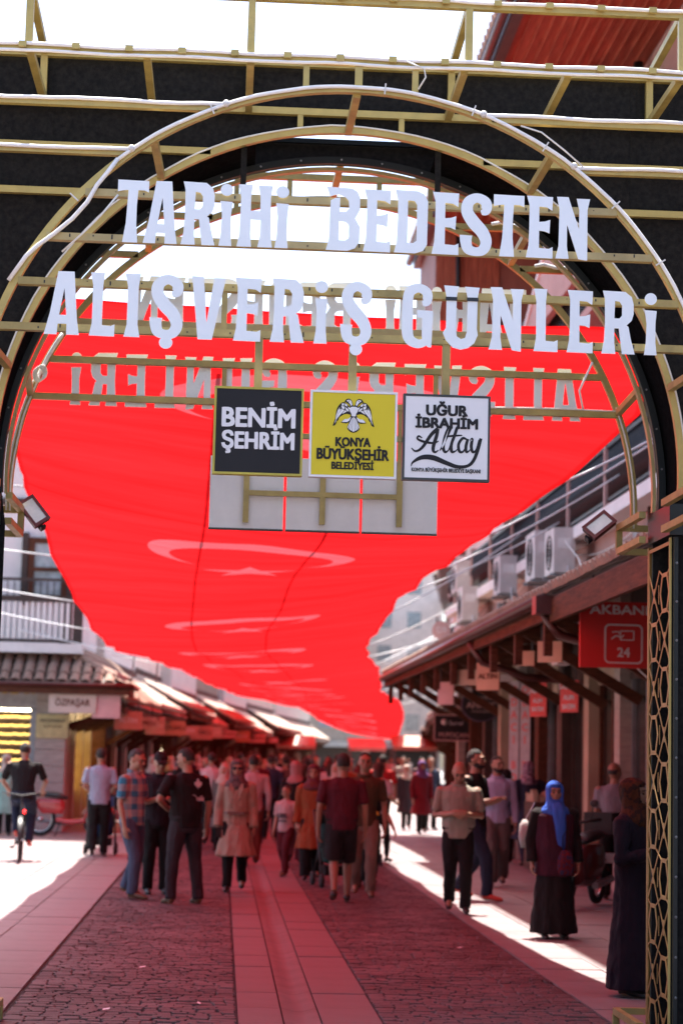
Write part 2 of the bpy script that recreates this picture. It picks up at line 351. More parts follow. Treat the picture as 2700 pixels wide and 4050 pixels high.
# legs: black faced pillars, lattice, shoulder blocks and cages
for s in (-1,1):
    xi=.655+s*2.04-(.07 if s<0 else 0); xo=.655+s*4.25
    gp(MB().box(min(xi+s*.7,xo),max(xi+s*.7,xo),12.452,12.458,0.02,3.1),'fabric_panel',BLACKF)
    gp(MB().box(min(xi+s*.004,xi+s*.03),max(xi+s*.004,xi+s*.03),11.905,11.935,0,3.1),'lip_angle',BLACKM)
    a,b=sorted((xi-s*.03,xi+s*.9)); gp(MB().box(a,b,11.88,12.50,3.11,3.30),'shoulder_block',BLACKM)
    mb=MB()
    for z in [.12+.235*i for i in range(13)]: mb.ball((xi+s*.02,11.902,z),.009,6,4)
    gp(mb,'bolts',GREY)
    for y0,y1,mm in ((12.46,13.22,GOLD2),(11.87,10.95,GOLD2)):
        for lev in ((3.30,3.14),(.115,-.01)):
            for z in lev:
                if z<0: continue
                xa=xi-s*.075 if y0>12 else xi-s*.065
                bar((xa,y0,z),(xa,y1,z),mm); bar((xa,y1,z),(xi+s*2.2,y1,z),mm)
                bar((xa+s*.5,y0,z),(xa+s*.5,y1,z),mm,.034)
            zt,zb=lev; bar((xa,y1,zt-.02),(xa,y1,zb+.02 if zb>0 else 0),mm)
        bar((xi+s*1.1,y1,0),(xi+s*1.1,y1,3.14),mm); bar((xi+s*2.2,y1,0),(xi+s*2.2,y1,6.0),mm)
        for z in (.8,1.6,2.4): bar((xi+s*1.1,y1,z),(xi+s*2.2,y1,z),mm)
    # pierced lattice on the inner cheek of the pillar (and a grey one behind it)
    def lattice(M,Wd,Hh,m,name,cell=.29):
        mb=MB(); th=.004; sw=.010
        def st(p,q,w=sw): mb.add(*strip(p,q,w,th,M))
        for k in range(int(Hh/cell)):
            z=k*cell
            for c in range(2):
                x=c*Wd/2; w=Wd/2; odd=(k+c)%2
                if odd:
                    P=[(x+.3*w,z+.12*cell),(x+.7*w,z+.12*cell),(x+.9*w,z+.5*cell),(x+.7*w,z+.88*cell),(x+.3*w,z+.88*cell),(x+.1*w,z+.5*cell)]
                    for i in range(6): st(P[i],P[(i+1)%6],.026)
                    st((x,z),(x+.3*w,z+.12*cell)); st((x+w,z),(x+.7*w,z+.12*cell)); st((x,z+cell),(x+.3*w,z+.88*cell)); st((x+w,z+cell),(x+.7*w,z+.88*cell))
                else:
                    st((x,z),(x+w,z+cell),.016); st((x+w,z),(x,z+cell),.016)
                    st((x+.5*w,z+.36*cell),(x+.5*w,z+.64*cell),.03)
                    st((x+.06*w,z+.3*cell),(x+.06*w,z+.7*cell)); st((x+.94*w,z+.3*cell),(x+.94*w,z+.7*cell))
        for a,b_ in (((0,0),(0,Hh)),((Wd,0),(Wd,Hh)),((0,0),(Wd,0)),((0,Hh),(Wd,Hh))): st(a,b_,.022)
        return gp(mb,name,m)
    def strip(p,q,w,th,M):
        p=Vector((p[0],p[1])); q=Vector((q[0],q[1])); d=(q-p).normalized(); nrm=Vector((-d.y,d.x))*w/2; jz=rg.uniform(0,.0012)
        a=[p-d*w*.2-nrm,p-d*w*.2+nrm,q+d*w*.2+nrm,q+d*w*.2-nrm]
        vs=[M(v.x,v.y,t) for t in (jz,th+jz) for v in a]
        return vs,[(0,1,2,3),(7,6,5,4),(0,4,5,1),(1,5,6,2),(2,6,7,3),(3,7,4,0)]
    LATG=mat('gold_lattice',(.42,.25,.07),.45,.3,.1,6,dirt=.15)
    lattice(lambda u,v,t:(xi-s*(.006+t),11.955+u,v+.02),.60,3.05,LATG,'lattice_screen')
    lattice(lambda u,v,t:(xi+s*(.02+u),12.56+t,v+.02),.60,3.05,SKYGREY,'lattice_screen')
    bar((xi,12.575,0),(xi,12.575,3.1),LATG,.026); bar((xi-s*.01,11.95,0),(xi-s*.01,11.95,3.1),GOLD,.014)
# ------------------------------------------------------------------ letters
def circ(cx,cy,r,n=20): return [(cx+r*math.cos(2*pi*i/n),cy+r*math.sin(2*pi*i/n)) for i in range(n)]
def spline(P,n=5,closed=False):
    out=[];m=len(P)
    for i in range(m if closed else m-1):
        p0=P[(i-1)%m] if closed or i>0 else P[0]; p1=P[i]; p2=P[(i+1)%m]; p3=P[(i+2)%m] if closed or i+2<m else P[-1]
        for k in range(n):
            t=k/n; out.append(tuple(.5*(2*b+(c-a)*t+(2*a-5*b+4*c-d)*t*t+(-a+3*b-3*c+d)*t**3) for a,b,c,d in zip(p0,p1,p2,p3)))
    if not closed: out.append(tuple(P[-1]))
    return out
def stroke(P,n=5):                # P: (x,y,width)
    q=spline(P,n); L=[];Rr=[]
    for i,(x,y,w) in enumerate(q):
        a=q[max(i-1,0)]; b=q[min(i+1,len(q)-1)]; dx,dy=b[0]-a[0],b[1]-a[1]; l=math.hypot(dx,dy) or 1
        L.append((x-dy/l*w/2,y+dx/l*w/2)); Rr.append((x+dy/l*w/2,y-dx/l*w/2))
    return L+Rr[::-1]
def soft(P,cv=()):                # subdivide polygon edges with a slight waist
    return P
SP=stroke([(31,69,7),(38,73,15),(38,86,16),(25,93,15),(12,86,17),(10,70,18),(20,53,20),(33,38,19),(39,22,17),(34,9,16),(23,6,14),(12,10,16),(8.5,22,17),(8.5,32,19)])
GL={
'T':[[[(0,100),(47,99),(47,81),(40,84),(31,84),(29.5,60),(29.5,30),(32,0),(9,0),(13.5,30),(15,60),(16,84),(8,83),(0,81)]]],
'A':[[[(0,0),(19,0),(20,17),(33,17),(33,0),(52,0),(48,25),(42,100),(18,100),(8,35)],[(21.5,31),(32,31),(28,74)]]],
'R':[[[(0,0),(22,0),(20,18),(20,41),(27,41),(32,0),(52,0),(45.5,25),(42,44),(39,46),(47,54),(50,64),(50,80),(47,92),(37,100),(2,101),(5,88),(5.5,50),(4,20)],[(20,57),(28,57),(32,62),(32,78),(28,84),(21,85)]]],
'i':[[[(0,0),(20,0),(18,20),(18,50),(20,71),(1,72),(4,50),(3,20)]],[circ(10.5,90,9.6)]],
'H':[[[(0,0),(22,0),(20,20),(20,44),(35,44),(35,20),(31,0),(53,0),(50.5,20),(49.5,80),(52,99),(31,99),(34,80),(34,58),(20,58),(20,80),(22,100),(1,100),(5,80),(4,20)]]],
'B':[[[(0,0),(32,-.5),(44,4),(50,15),(50.5,38),(43,52),(50,66),(50,85),(46,95),(38,100),(0,102),(5,86),(12,89),(20,89.5),(28,86),(33,80),(34,68),(29,62),(20,62),(20,85),(13,84),(6,80),(5,60),(5,25),(4,15)],[(19,16),(29,16),(34,20),(34,41),(29,46),(19,47)]]],
'E':[[[(0,0),(41,-.5),(41,18),(35,15),(20,16),(20,44),(29,43),(36,40),(37,62),(29,59),(20,58),(20,83),(32,82),(40,77),(41,99),(1,100),(5,85),(5,50),(4,20)]]],
'D':[[[(0,0),(32,-.5),(44,4),(50,14),(50.5,84),(45,95),(35,100),(1,101),(5,84),(5,50),(4,18)],[(20,16),(29,16),(34,20),(34,78),(30,84),(20,85)]]],
'S':[[SP]],'Ş':[[SP],[circ(24,-7,9.8)]],
'L':[[[(0,0),(40,-.5),(40,19),(34,16),(20,17),(20,80),(22,100),(0,100),(4,80),(4,20)]]],
'I':[[[(0,0),(23,0),(19.5,20),(19.5,80),(22,100),(0,100),(4,80),(4,20)]]],
'V':[[[(0,100),(18,99),(24,27),(34,98),(52,98),(33,0),(11,0)]]],
'G':[[stroke([(31,69,7),(38,73,14),(38,87,15),(26,94,14),(13,89,16),(9,76,16),(8.5,50,17),(9,22,17),(14,10,16),(26,5,14),(36,8,12)])],[[(23,59),(48,58),(46,0),(41,0),(37,4),(32,8),(31,20),(31,46),(24,47)]]],
'Ü':[[[(0,100),(22,99),(19,82),(18.5,30),(20,19),(26,15),(32,17),(35,28),(35,82),(31,99),(53,98),(50,82),(49.5,32),(51,22),(46,9),(37,1),(26,-2),(14,1),(4,12),(-1,24),(3.5,32),(4,80)]]],
'N':[[[(0,0),(21,0),(18,20),(18,56),(36,0),(50,-2),(50,20),(50,80),(54,98),(33,98),(37,80),(37,48),(20,100),(2,100),(6,80),(5,20)]]]}
GW={'T':47,'A':52,'R':52,'i':20.5,'H':53,'B':50,'E':41,'D':50,'S':47,'Ş':47,'L':40,'I':23,'V':52,'G':48,'Ü':53,'N':54}
PXW=10.965/7875
def X_(px,row): return (px-(917 if row==1 else 909))*PXW  # replaced below by measured table
ROW1=[('T',470,591),('A',573,706),('R',720,853),('i',868,920),('H',938,1077),('i',1086,1140),('B',1287,1418),('E',1433,1540),('D',1555,1685),('E',1703,1809),('S',1816,1939),('T',1947,2068),('E',2076,2182),('N',2193,2330)]
ROW2=[('A',171,308),('L',346,445),('I',481,544),('Ş',582,709),('V',742,875),('E',909,1016),('R',1053,1188),('i',1225,1279),('Ş',1331,1452),('G',1572,1696),('Ü',1738,1880),('N',1918,2057),('L',2097,2193),('E',2229,2333),('R',2368,2502),('i',2539,2591)]
for row,L,z0,xa,xb,pa,pb in ((1,ROW1,4.562,-.683,1.995,470,2330),(2,ROW2,4.022,-1.058,2.383,175,2591)):
    for ch,p0,p1 in L:
        def fx(p):                # slight perspective from the yaw of the camera
            return xa+(xb-xa)*(p-pa)/(pb-pa)
        x0,x1=fx(p0),fx(p1); w=(x1-x0)
        for side in (0,1):
            M=lambda v: v
            k=w/GW[ch]; kz=.0036
            h=0
            for n_,loops in enumerate(GL[ch]):
                LP=[[(x0+px*k,z0+pz*kz) for px,pz in lp] for lp in loops]
                if side==1: LP=[[(1.29-px,pz+.0) for px,pz in lp] for lp in LP]
                y=10.962-n_*.0007 if side==0 else 13.234+n_*.0007
                if n_==0: mb=MB()
                mb.prism(LP,y,y+.005)
            lo=gp(mb,'letter',WHITE if side==0 else WHITE)
            if ch=='Ü' and side==0:
                for u0_,u1_ in ((2.5,19.5),(34,51)): gp(MB().box(x0+u0_*k,x0+u1_*k,10.955,10.958,z0+.272,z0+.293),'tape_band',TAPE)
mb=MB()   # screw heads on the rails
for z in (4.587,4.326,4.066,4.848):
    for i in range(26):
        x=-1.1+i*.135+rg.uniform(-.03,.03)
        if abs(x-.643)<ringx(A_,z)-.1: mb.box(x-.004,x+.004,10.9735,10.978,z-.012+rg.uniform(0,.02),z-.004+rg.uniform(0,.02)+.004)
gp(mb,'screws',BLK)
# ------------------------------------------------------------------ light ropes and cables
def rope(pts,r,name='light_rope',m=LEDW,wav=.004,step=.12,n=8):
    P=[Vector(p) for p in pts]; out=[]
    for a,b in zip(P,P[1:]):
        k=max(1,int((b-a).length/step)); out+=[a.lerp(b,i/k) for i in range(k)]
    out.append(P[-1]); out=[p+Vector((0,0,math.sin(i*.9+P[0].z*7)*wav+rg.uniform(-wav,wav)*.5)) for i,p in enumerate(out)]
    return gp(MB().tube(out,r,n),name,m,smooth=True)
def clips(pts,y,ax=.05):
    mb=MB()
    for x,z in pts: mb.box(x-.022,x+.022,y-.014,y+.006,z-.02,z+.012)
    gp(mb,'clips',GOLD)
rope([(XL,10.965,6.055),(XR,10.965,6.055)],.011); rope([(XL,10.965,5.692),(XR,10.965,5.692)],.011); rope([(XL,10.972,5.655),(XR,10.972,5.655)],.010)
rope([(XL,11.865,5.985),(XR,11.865,5.985)],.010)
for z in (5.385,5.10):
    w=ringx(A_,z); rope([(XL,10.967,z),(A_[0]-w-.02,10.967,z)],.0115); rope([(A_[0]+w+.03,10.967,z),(XR,10.967,z)],.0115)
    for s in (-1,1): gp(MB().ball((A_[0]+s*(w+.01),10.967,z+.006),.022,8,6),'light_rope_end',WHITEPL,smooth=True)
for z in (6.055,5.692): clips([(XL+.3+.3*i,z) for i in range(28)],10.962)
ra=arc(A_[0],A_[1],A_[2]+.004,10.967,-1.60,-.98,18); rope(arc(A_[0],A_[1],A_[2]+.006,10.966,-.70,1.60,70),.0115,wav=.002)
rope([(-.69,10.955,5.04),(-.75,10.95,4.95),(-.80,10.945,4.88),(-.85,10.945,4.78),(-.93,10.945,4.68),(-1.03,10.95,4.59),(-1.12,10.955,4.52),(-1.18,10.96,4.46),(-1.27,10.962,4.32)],.0125,wav=.001)

rope(arc(B_[0],B_[1],B_[2]+.022,11.875,-1.5,1.5,60),.006,'cable',CABLE,.004)
rope([(-.68,10.95,4.83),(-.77,10.95,4.71),(-.85,10.95,4.62),(-.98,10.95,4.49)],.006,'cable',CABLE,.0)
rope([(1.59,10.955,5.33),(1.71,10.95,5.29),(1.84,10.95,5.19),(1.95,10.955,5.10)],.005,'cable',CABLE,.003)
rope([(.93,10.955,5.68),(1.03,10.95,5.64),(1.04,10.95,5.59),(1.0,10.955,5.52)],.005,'cable',CABLE,.0)
for a in (-1.25,-.85,-.4,.08,.33,.55,.8,1.0,1.2): 
    x,z=A_[0]+A_[2]*math.sin(a),A_[1]+A_[2]*math.cos(a); d=Vector((math.sin(a),0,math.cos(a)))
    gp(MB().beam(Vector((x,10.952,z))-d*.03,Vector((x,10.952,z))+d*.035,.008,.006,upv=(0,1,0)),'cable_tie',WHITEPL)
# cables on the rear arch
for dx in (-.012,.012): rope(arc(D_[0],D_[1],D_[2]+dx,13.165,-1.62,-1.18,16),.0065,'cable',CABLE,.008)
rope(arc(D_[0],D_[1],D_[2]-.005,13.165,1.22,1.62,16),.006,'cable',CABLE,.004)
rope([(D_[0]+D_[2]*math.sin(1.22),13.165,4.09),(2.3,13.165,4.095),(1.6,13.166,4.083)],.006,'cable',CABLE,.002)
rope(arc(D_[0],D_[1],D_[2]-.004,13.168,-1.20,-1.02,8),.014,'light_rope',LEDW,.002)
for k in range(4):
    t=[( -1.30+.035*math.cos(a)+k*.008,13.14,4.20+.05*math.sin(a)+k*.006) for a in [i*pi/5 for i in range(11)]]
    rope(t,.005,'cable',CABLE,.0,step=.5)
for z,x0 in ((5.337,1.72),(5.056,2.02)): rope([(x0,13.165,z+.018),(x0+.06,13.16,z+.03),(x0+.14,13.165,z+.012),(3.2,13.165,z+.016)],.013,wav=.002)
rope([(2.36,13.165,4.09),(2.33,13.15,4.22),(2.42,13.165,4.42)],.008,'light_rope',LEDW,.0)
# ------------------------------------------------------------------ square signs
FONT=None
def board(x0,x1,z0,z1,frame,face,label,y=10.93,d=.05):
    cx,cz=(x0+x1)/2,(z0+z1)/2; t=thing('square_sign',label,'sign',(cx,y,cz),0,'square signs hanging under the front lettering'); w,h=(x1-x0)/2,(z1-z0)/2
    MB().box(-w,w,.004,d,-h,h).build('casing',frame,t)
    f=.0125
    MB().prism([[(-w,-h),(w,-h),(w,h),(-w,h)],[(-w+f,-h+f),(-w+f,h-f),(w-f,h-f),(w-f,-h+f)]],-.004,.0035).build('frame',frame,t)
    MB().box(-w+f+.001,w-f-.001,-.001,.003,-h+f+.001,h-f-.001).build('face',face,t); return t
FR=(pi/2,0,0)
YEL=mat('sign_yellow',(.72,.60,.04),.45,0,.02,3,spec=.15); CHAR=mat('sign_charcoal',(.024,.024,.027),.5,0,.05,3,spec=.15); SW=mat('sign_white',(.80,.80,.82),.25,0,.02); SBL=mat('sign_frame_black',(.03,.03,.032),.35)
YFR=mat('sign_frame_yellow',(.50,.43,.05),.4)
b1=board(-.105,.392,3.262,3.755,YFR,CHAR,'charcoal square sign with bold white words and a yellow frame, left of three')
text('BENİM',.150,(0,-.003,.068),FR,SW,b1,off=.0055,fit=.41); text('ŞEHRİM',.132,(0,-.003,-.060),FR,SW,b1,off=.0050,fit=.405)
b2=board(.428,.915,3.262,3.752,SW,YEL,'yellow square sign with a black and white double headed eagle and black lettering')
text('KONYA',.070,(.0,-.003,-.047),FR,CHAR,b2,off=.0030,fit=.198); text('BÜYÜKŞEHİR',.084,(0,-.003,-.117),FR,CHAR,b2,off=.0034,fit=.404); text('BELEDİYESİ',.056,(0,-.003,-.180),FR,CHAR,b2,off=.0022,fit=.236)
# double headed eagle, drawn as flat shapes
def flat(loops,y,m,par,name,mir=True):
    for s in ((1,-1) if mir else (1,)):
        MB().prism([[(s*x,z) for x,z in lp] for lp in loops],y,y+.0012).build(name,m,par)
E0=(0,.100)
def eg(P): return [(x*.00118,E0[1]+z*.00118) for x,z in P]
wing=[(8,40),(22,48),(38,62),(50,68),(62,62),(74,48),(82,28),(86,4),(88,-14),(98,-46),(84,-40),(80,-26),(72,-18),(68,-6),(60,0),(52,6),(44,10),(30,12),(14,10)]
flat([eg(spline(wing,3,True))],-.0022,CHAR,b2,'emblem')
for q in ([(14,38),(28,46),(26,36),(14,30)],[(32,56),(44,62),(42,50),(31,47)],[(48,63),(58,60),(56,50),(47,52)],[(24,32),(40,44),(38,32),(24,22)],[(44,46),(60,50),(56,36),(44,34)],
  [(44,30),(58,34),(70,8),(76,-10),(66,4)],[(60,36),(70,30),(80,-10),(84,-22),(78,-14)],[(66,44),(76,28),(84,2),(85,-18),(90,-38),(82,-22),(78,4)],[(30,26),(42,28),(56,12),(48,14)]):
    flat([eg(q)],-.0036,SW,b2,'emblem')
body=[(0,52),(10,50),(20,44),(24,34),(22,20),(14,6),(18,-6),(30,-16),(44,-14),(52,-20),(60,-30),(48,-32),(34,-34),(22,-28),(30,-52),(26,-64),(14,-74),(0,-78)]
flat([eg(body+[(0,52)][:0])],-.0029,CHAR,b2,'emblem')
for q in ([(0,47),(12,46),(21,39),(19,26),(11,12),(10,2),(0,0)],[(12,-2),(20,-8),(30,-13),(42,-13),(50,-20),(56,-28),(44,-28),(30,-27),(20,-20)],[(0,-4),(3,-4),(5,-70),(0,-73)],[(5,-5),(8,-8),(14,-66),(7,-70)],[(9,-10),(12,-14),(22,-60),(16,-65)],[(13,-16),(15,-20),(28,-52),(24,-58)]):
    flat([eg(q)],-.0043,SW,b2,'emblem')
head=[(2,46),(6,60),(10,74),(20,84),(32,84),(40,78),(46,66),(38,68),(30,62),(22,56),(16,46)]
flat([eg(spline(head,3,True))],-.0033,CHAR,b2,'emblem')
flat([eg([(8,56),(12,72),(20,79),(30,79),(35,74),(26,68),(18,58),(13,50)])],-.0046,SW,b2,'emblem'); flat([eg(circ(24,73,2.6,8))],-.0056,CHAR,b2,'emblem')
b3=board(.947,1.437,3.262,3.748,SBL,SW,'white square sign with a black frame and flowing black script, right of three')
text('UĞUR',.082,(.0,-.003,.150),FR,CHAR,b3,off=.0042,fit=.236); text('İBRAHİM',.080,(0,-.003,.078),FR,CHAR,b3,off=.0042,fit=.352)
text('KONYA BÜYÜKŞEHİR BELEDİYE BAŞKANI',.029,(0,-.003,-.186),FR,CHAR,b3,off=.0007,fit=.385)
def scr(P,sc=.00108,ox=0,oz=0,n=6):
    MB().prism([[(x*sc+ox,z*sc+oz) for x,z in stroke(P,n)]],-.003-rg.uniform(0,.0016),-.0012).build('lettering',CHAR,b3)
k_=[( [(-160,-28,4),(-140,-42,9),(-110,-24,13),(-72,34,16),(-44,62,17),(-40,66,15)]),([(-40,64,14),(-46,30,16),(-58,-10,16),(-60,-36,14),(-50,-44,9),(-36,-34,4)]),([(-112,20,5),(-128,28,8),(-132,14,9),(-100,2,11),(-58,-2,9),(-36,8,4)]),
 ([(-30,-36,5),(-12,-4,9),(10,50,13),(18,72,12),(8,72,9),(-6,30,14),(-14,-18,14),(-6,-42,12),(10,-34,5)]),
 ([(10,-34,5),(28,10,12),(46,66,14),(50,72,12)]),([(30,22,12),(22,-14,14),(26,-40,13),(42,-36,6),(52,-26,4)]),([(0,30,5),(30,34,10),(72,38,5)]),
 ([(92,20,8),(74,24,12),(56,-4,13),(60,-36,13),(76,-38,9),(90,-14,6),(98,18,11)]),([(98,22,12),(90,-12,14),(92,-38,12),(104,-34,6),(110,-26,4)]),
 ([(110,14,8),(118,22,12),(114,-12,14),(122,-38,12),(138,-26,8),(152,18,12)]),([(158,26,14),(144,-30,15),(124,-80,15),(96,-104,14),(50,-108,17),(0,-92,20),(-60,-70,24),(-110,-70,20),(-150,-92,10),(-160,-112,3)])]
for P in k_: scr(P,.00122,0,-.030)
for x in (.135,.663,1.19): gp(MB().beam((x,11.0,4.045),(x,11.0,3.74),.045,.04),'hanger',GOLD2)
for a,b in ((.392,.428),(.915,.947)): gp(MB().box(a-.02,b+.02,10.965,10.995,3.48,3.51),'hanger',GOLD2)
# rear boards and their hangers
def rboard(x0,x1,label):
    t=thing('blank_sign_back',label,'sign',((x0+x1)/2,13.24,3.47),0,'blank white backs of signs on the far side of the gate'); w=(x1-x0)/2
    MB().box(-w,w,0,.045,-.245,.240).build('back_panel',WBACK,t); MB().box(-w-.003,w+.003,-.006,.05,-.255,-.2455).build('frame',SBL,t)
rboard(-.138,.356,'blank white back of the left rear sign'); rboard(.374,.868,'blank white back of the middle rear sign'); rboard(.886,1.390,'blank white back of the right rear sign')
for x in (.105,.615,1.13): gp(MB().beam((x,13.2,4.05),(x,13.2,3.26),.038,.03),'hanger',GOLD2)
gp(MB().beam((.12,13.2,3.46),(1.12,13.2,3.46),.034,.034),'hanger',GOLD2)
# ------------------------------------------------------------------ floodlights
def flood(loc,rot,label):
    t=thing('floodlight',label,'floodlight',loc,0,'floodlights clamped to the gate'); t.rotation_euler=rot; t.scale=(.74,.74,.74)
    MB().box(-.135,.135,-.03,.022,-.08,.08).build('housing',mat('floodlight_red_black',(.05,.012,.014),.4),t)
    MB().prism([[(-.14,-.085),(.14,-.085),(.14,.085),(-.14,.085)],[(-.112,-.058),(-.112,.058),(.112,.058),(.112,-.058)]],-.045,-.028).build('rim',mat('floodlight_rim',(.16,.03,.035),.35),t)
    MB().box(-.111,.111,-.037,-.031,-.057,.057).build('lens',mat('floodlight_lens',(.92,.93,.95),.35),t)
    mb=MB()
    for i in range(7): mb.box(-.10+i*.03,-.088+i*.03,.022,.05,-.06,.06)
    mb.build('cooling_fins',BLK,t); MB().beam((-.15,.02,0),(-.15,.10,.0),.02,.05).beam((.15,.02,0),(.15,.10,0),.02,.05).beam((-.15,.10,0),(.15,.10,0),.02,.05).build('bracket',BLK,t)
flood((2.49,13.24,3.31),(R(-35),R(-38),R(14)),'white lensed floodlight tilted on the right side of the gate')
flood((-1.30,13.24,3.29),(R(-28),R(50),R(-14)),'red rimmed floodlight tilted on the left side of the gate')
# ================================================================== FLAGS
FT=[(13.35,-1.28,4.79,2.72,4.70,.02),(14.4,-1.52,4.78,3.05,4.60,.05),(15.5,-1.78,4.76,3.25,4.50,.05),(17.5,-2.05,4.70,3.02,4.25,.05),(19,-2.14,4.78,2.90,4.20,.08),(21,-2.22,4.65,2.86,4.18,.12),(23,-2.29,4.45,2.84,4.18,.18),(28,-2.26,3.98,2.82,4.25,.22),(32,-2.28,3.82,2.80,4.28,.25),
 (36,-2.23,3.66,2.82,4.05,.22),(42,-2.30,3.85,3.0,4.1,.25),(48,-1.9,4.0,3.5,4.2,.3),(54,-1.6,4.1,4.2,4.1,.3),(60,-1.3,4.2,4.75,4.0,.3),(70,-.9,4.3,5.5,4.1,.3),(80,-.3,4.4,6.6,4.3,.35),(90,.5,4.45,7.9,4.4,.4),(100,2.2,4.5,9.0,4.2,.4),(110,3.9,4.5,9.9,3.9,.3),(125,5.6,4.3,11.0,3.3,.3),(134,6.3,4.2,11.5,3.0,.3)]
def fl(y):
    for a,b in zip(FT,FT[1:]):
        if y<=b[0]: t=(y-a[0])/(b[0]-a[0]); return [p+(q-p)*t for p,q in zip(a,b)]
    return list(FT[-1])
FRED=bpy.data.materials.new('flag_cloth'); FRED.use_nodes=True; t=FRED.node_tree; [t.nodes.remove(n) for n in list(t.nodes) if n.type=='BSDF_PRINCIPLED']
def mth(op,a,b=None,c=None,clamp=False):
    n=t.nodes.new('ShaderNodeMath'); n.operation=op; n.use_clamp=clamp
    for i,x in enumerate((a,b,c)):
        if x is None: continue
        if isinstance(x,(int,float)): n.inputs[i].default_value=x
        else: t.links.new(x,n.inputs[i])
    return n.outputs[0]
uvn=t.nodes.new('ShaderNodeUVMap'); uvn.uv_map='cloth'; sx=t.nodes.new('ShaderNodeSeparateXYZ'); t.links.new(uvn.outputs[0],sx.inputs[0]); U,V=sx.outputs[0],sx.outputs[1]
Gs=5.3
def dist(cu,cv): return mth('SQRT',mth('ADD',mth('POWER',mth('SUBTRACT',U,cu),2),mth('POWER',mth('SUBTRACT',V,cv),2)))
def less(a,b,w=.012): return mth('MULTIPLY_ADD',mth('SUBTRACT',b,a),1/w,.5,clamp=True)
big=less(dist(0,.5*Gs),.25*Gs); small=less(dist(0,.5625*Gs),.2*Gs)
cres=mth('MULTIPLY',big,mth('SUBTRACT',1,small))
scv=.8208*Gs; du=U; dv=mth('SUBTRACT',V,scv); ang=mth('ARCTAN2',du,mth('MULTIPLY',dv,-1)); rad=dist(0,scv)
sec=2*pi/5; fa=mth('ABSOLUTE',mth('SUBTRACT',mth('MODULO',mth('ADD',ang,sec*10.5),sec),sec/2))
Rst=.125*Gs; # outer tip at fa=0; edge line from tip to inner vertex (r=.382R at 36 deg)
ri=.382*Rst; P1=(Rst,0); P2=(ri*math.cos(sec/2),ri*math.sin(sec/2)); ex,ey=P2[0]-P1[0],P2[1]-P1[1]; L_=math.hypot(ex,ey); nx,ny=ey/L_,-ex/L_
px_=mth('MULTIPLY',rad,mth('COSINE',fa)); py_=mth('MULTIPLY',rad,mth('SINE',fa))
star=less(mth('ADD',mth('MULTIPLY',px_,nx),mth('MULTIPLY',py_,ny)),nx*Rst)
mask=mth('MAXIMUM',cres,star,clamp=True)
no=t.nodes.new('ShaderNodeTexNoise'); no.inputs['Scale'].default_value=.35; no.inputs['Detail'].default_value=3; tcn=t.nodes.new('ShaderNodeTexCoord'); t.links.new(tcn.outputs['Object'],no.inputs[0])
def mixc(f,a,b):
    n=t.nodes.new('ShaderNodeMixRGB'); t.links.new(f,n.inputs[0]) if not isinstance(f,float) else None
    for i,x in ((1,a),(2,b)):
        if isinstance(x,tuple): n.inputs[i].default_value=(*x,1)
        else: t.links.new(x,n.inputs[i])
    return n.outputs[0]
cn=t.nodes.new('ShaderNodeTexNoise'); cn.inputs['Scale'].default_value=.8; cn.inputs['Detail'].default_value=6; cn.inputs['Roughness'].default_value=.65; mq=t.nodes.new('ShaderNodeMapping'); mq.inputs['Rotation'].default_value=(0,0,R(35)); mq.inputs['Scale'].default_value=(.35,2.6,1); t.links.new(tcn.outputs['Object'],mq.inputs[0]); t.links.new(mq.outputs[0],cn.inputs[0])
seam=mth('MAXIMUM',mth('MAXIMUM',less(mth('ABSOLUTE',mth('SUBTRACT',V,.03)),.035,.02),0),less(2.60,mth('ABSOLUTE',U),.02))
thick=mth('MULTIPLY',mth('ADD',.15,mth('MULTIPLY',cn.outputs['Fac'],1.7)),mth('SUBTRACT',1,mth('MULTIPLY',seam,.45)))
dcol=mixc(mask,(.60,.010,.014),(.42,.24,.27)); tcol=mixc(mask,(.50,.0075,.0095),(.30,.038,.049))
df=t.nodes.new('ShaderNodeBsdfDiffuse'); tr=t.nodes.new('ShaderNodeBsdfTranslucent'); ms=t.nodes.new('ShaderNodeMixShader'); ms.inputs[0].default_value=.60
bw=t.nodes.new('ShaderNodeTexNoise'); bw.inputs['Scale'].default_value=1.2; mpn=t.nodes.new('ShaderNodeMapping'); mpn.inputs['Rotation'].default_value=(0,0,R(28)); mpn.inputs['Scale'].default_value=(.6,5,1); t.links.new(tcn.outputs['Object'],mpn.inputs[0]); t.links.new(mpn.outputs[0],bw.inputs[0]); bpn=t.nodes.new('ShaderNodeBump'); bpn.inputs['Strength'].default_value=.5; bpn.inputs['Distance'].default_value=.06; t.links.new(bw.outputs['Fac'],bpn.inputs['Height'])
t.links.new(bpn.outputs[0],df.inputs['Normal']); t.links.new(bpn.outputs[0],tr.inputs['Normal'])
t.links.new(dcol,df.inputs[0]); sc_=t.nodes.new('ShaderNodeVectorMath'); sc_.operation='SCALE'; t.links.new(tcol,sc_.inputs[0]); t.links.new(thick,sc_.inputs['Scale']); t.links.new(sc_.outputs[0],tr.inputs[0]); t.links.new(df.outputs[0],ms.inputs[1]); t.links.new(tr.outputs[0],ms.inputs[2]); t.links.new(ms.outputs[0],t.nodes['Material Output'].inputs[0])
def zcen(y): q=fl(y); return (q[2]+q[4])/2-q[5]
def stair(y):                      # level at each crescent, stepping down between the cross ropes
    k=math.floor((y-16)/8); a=16+8*k; u=(y-a)/8; v=0 if u<.26 else (1 if u>.74 else (u-.26)/.48); v=v*v*(3-2*v); return zcen(max(a,13.4))*(1-v)+zcen(a+8)*v
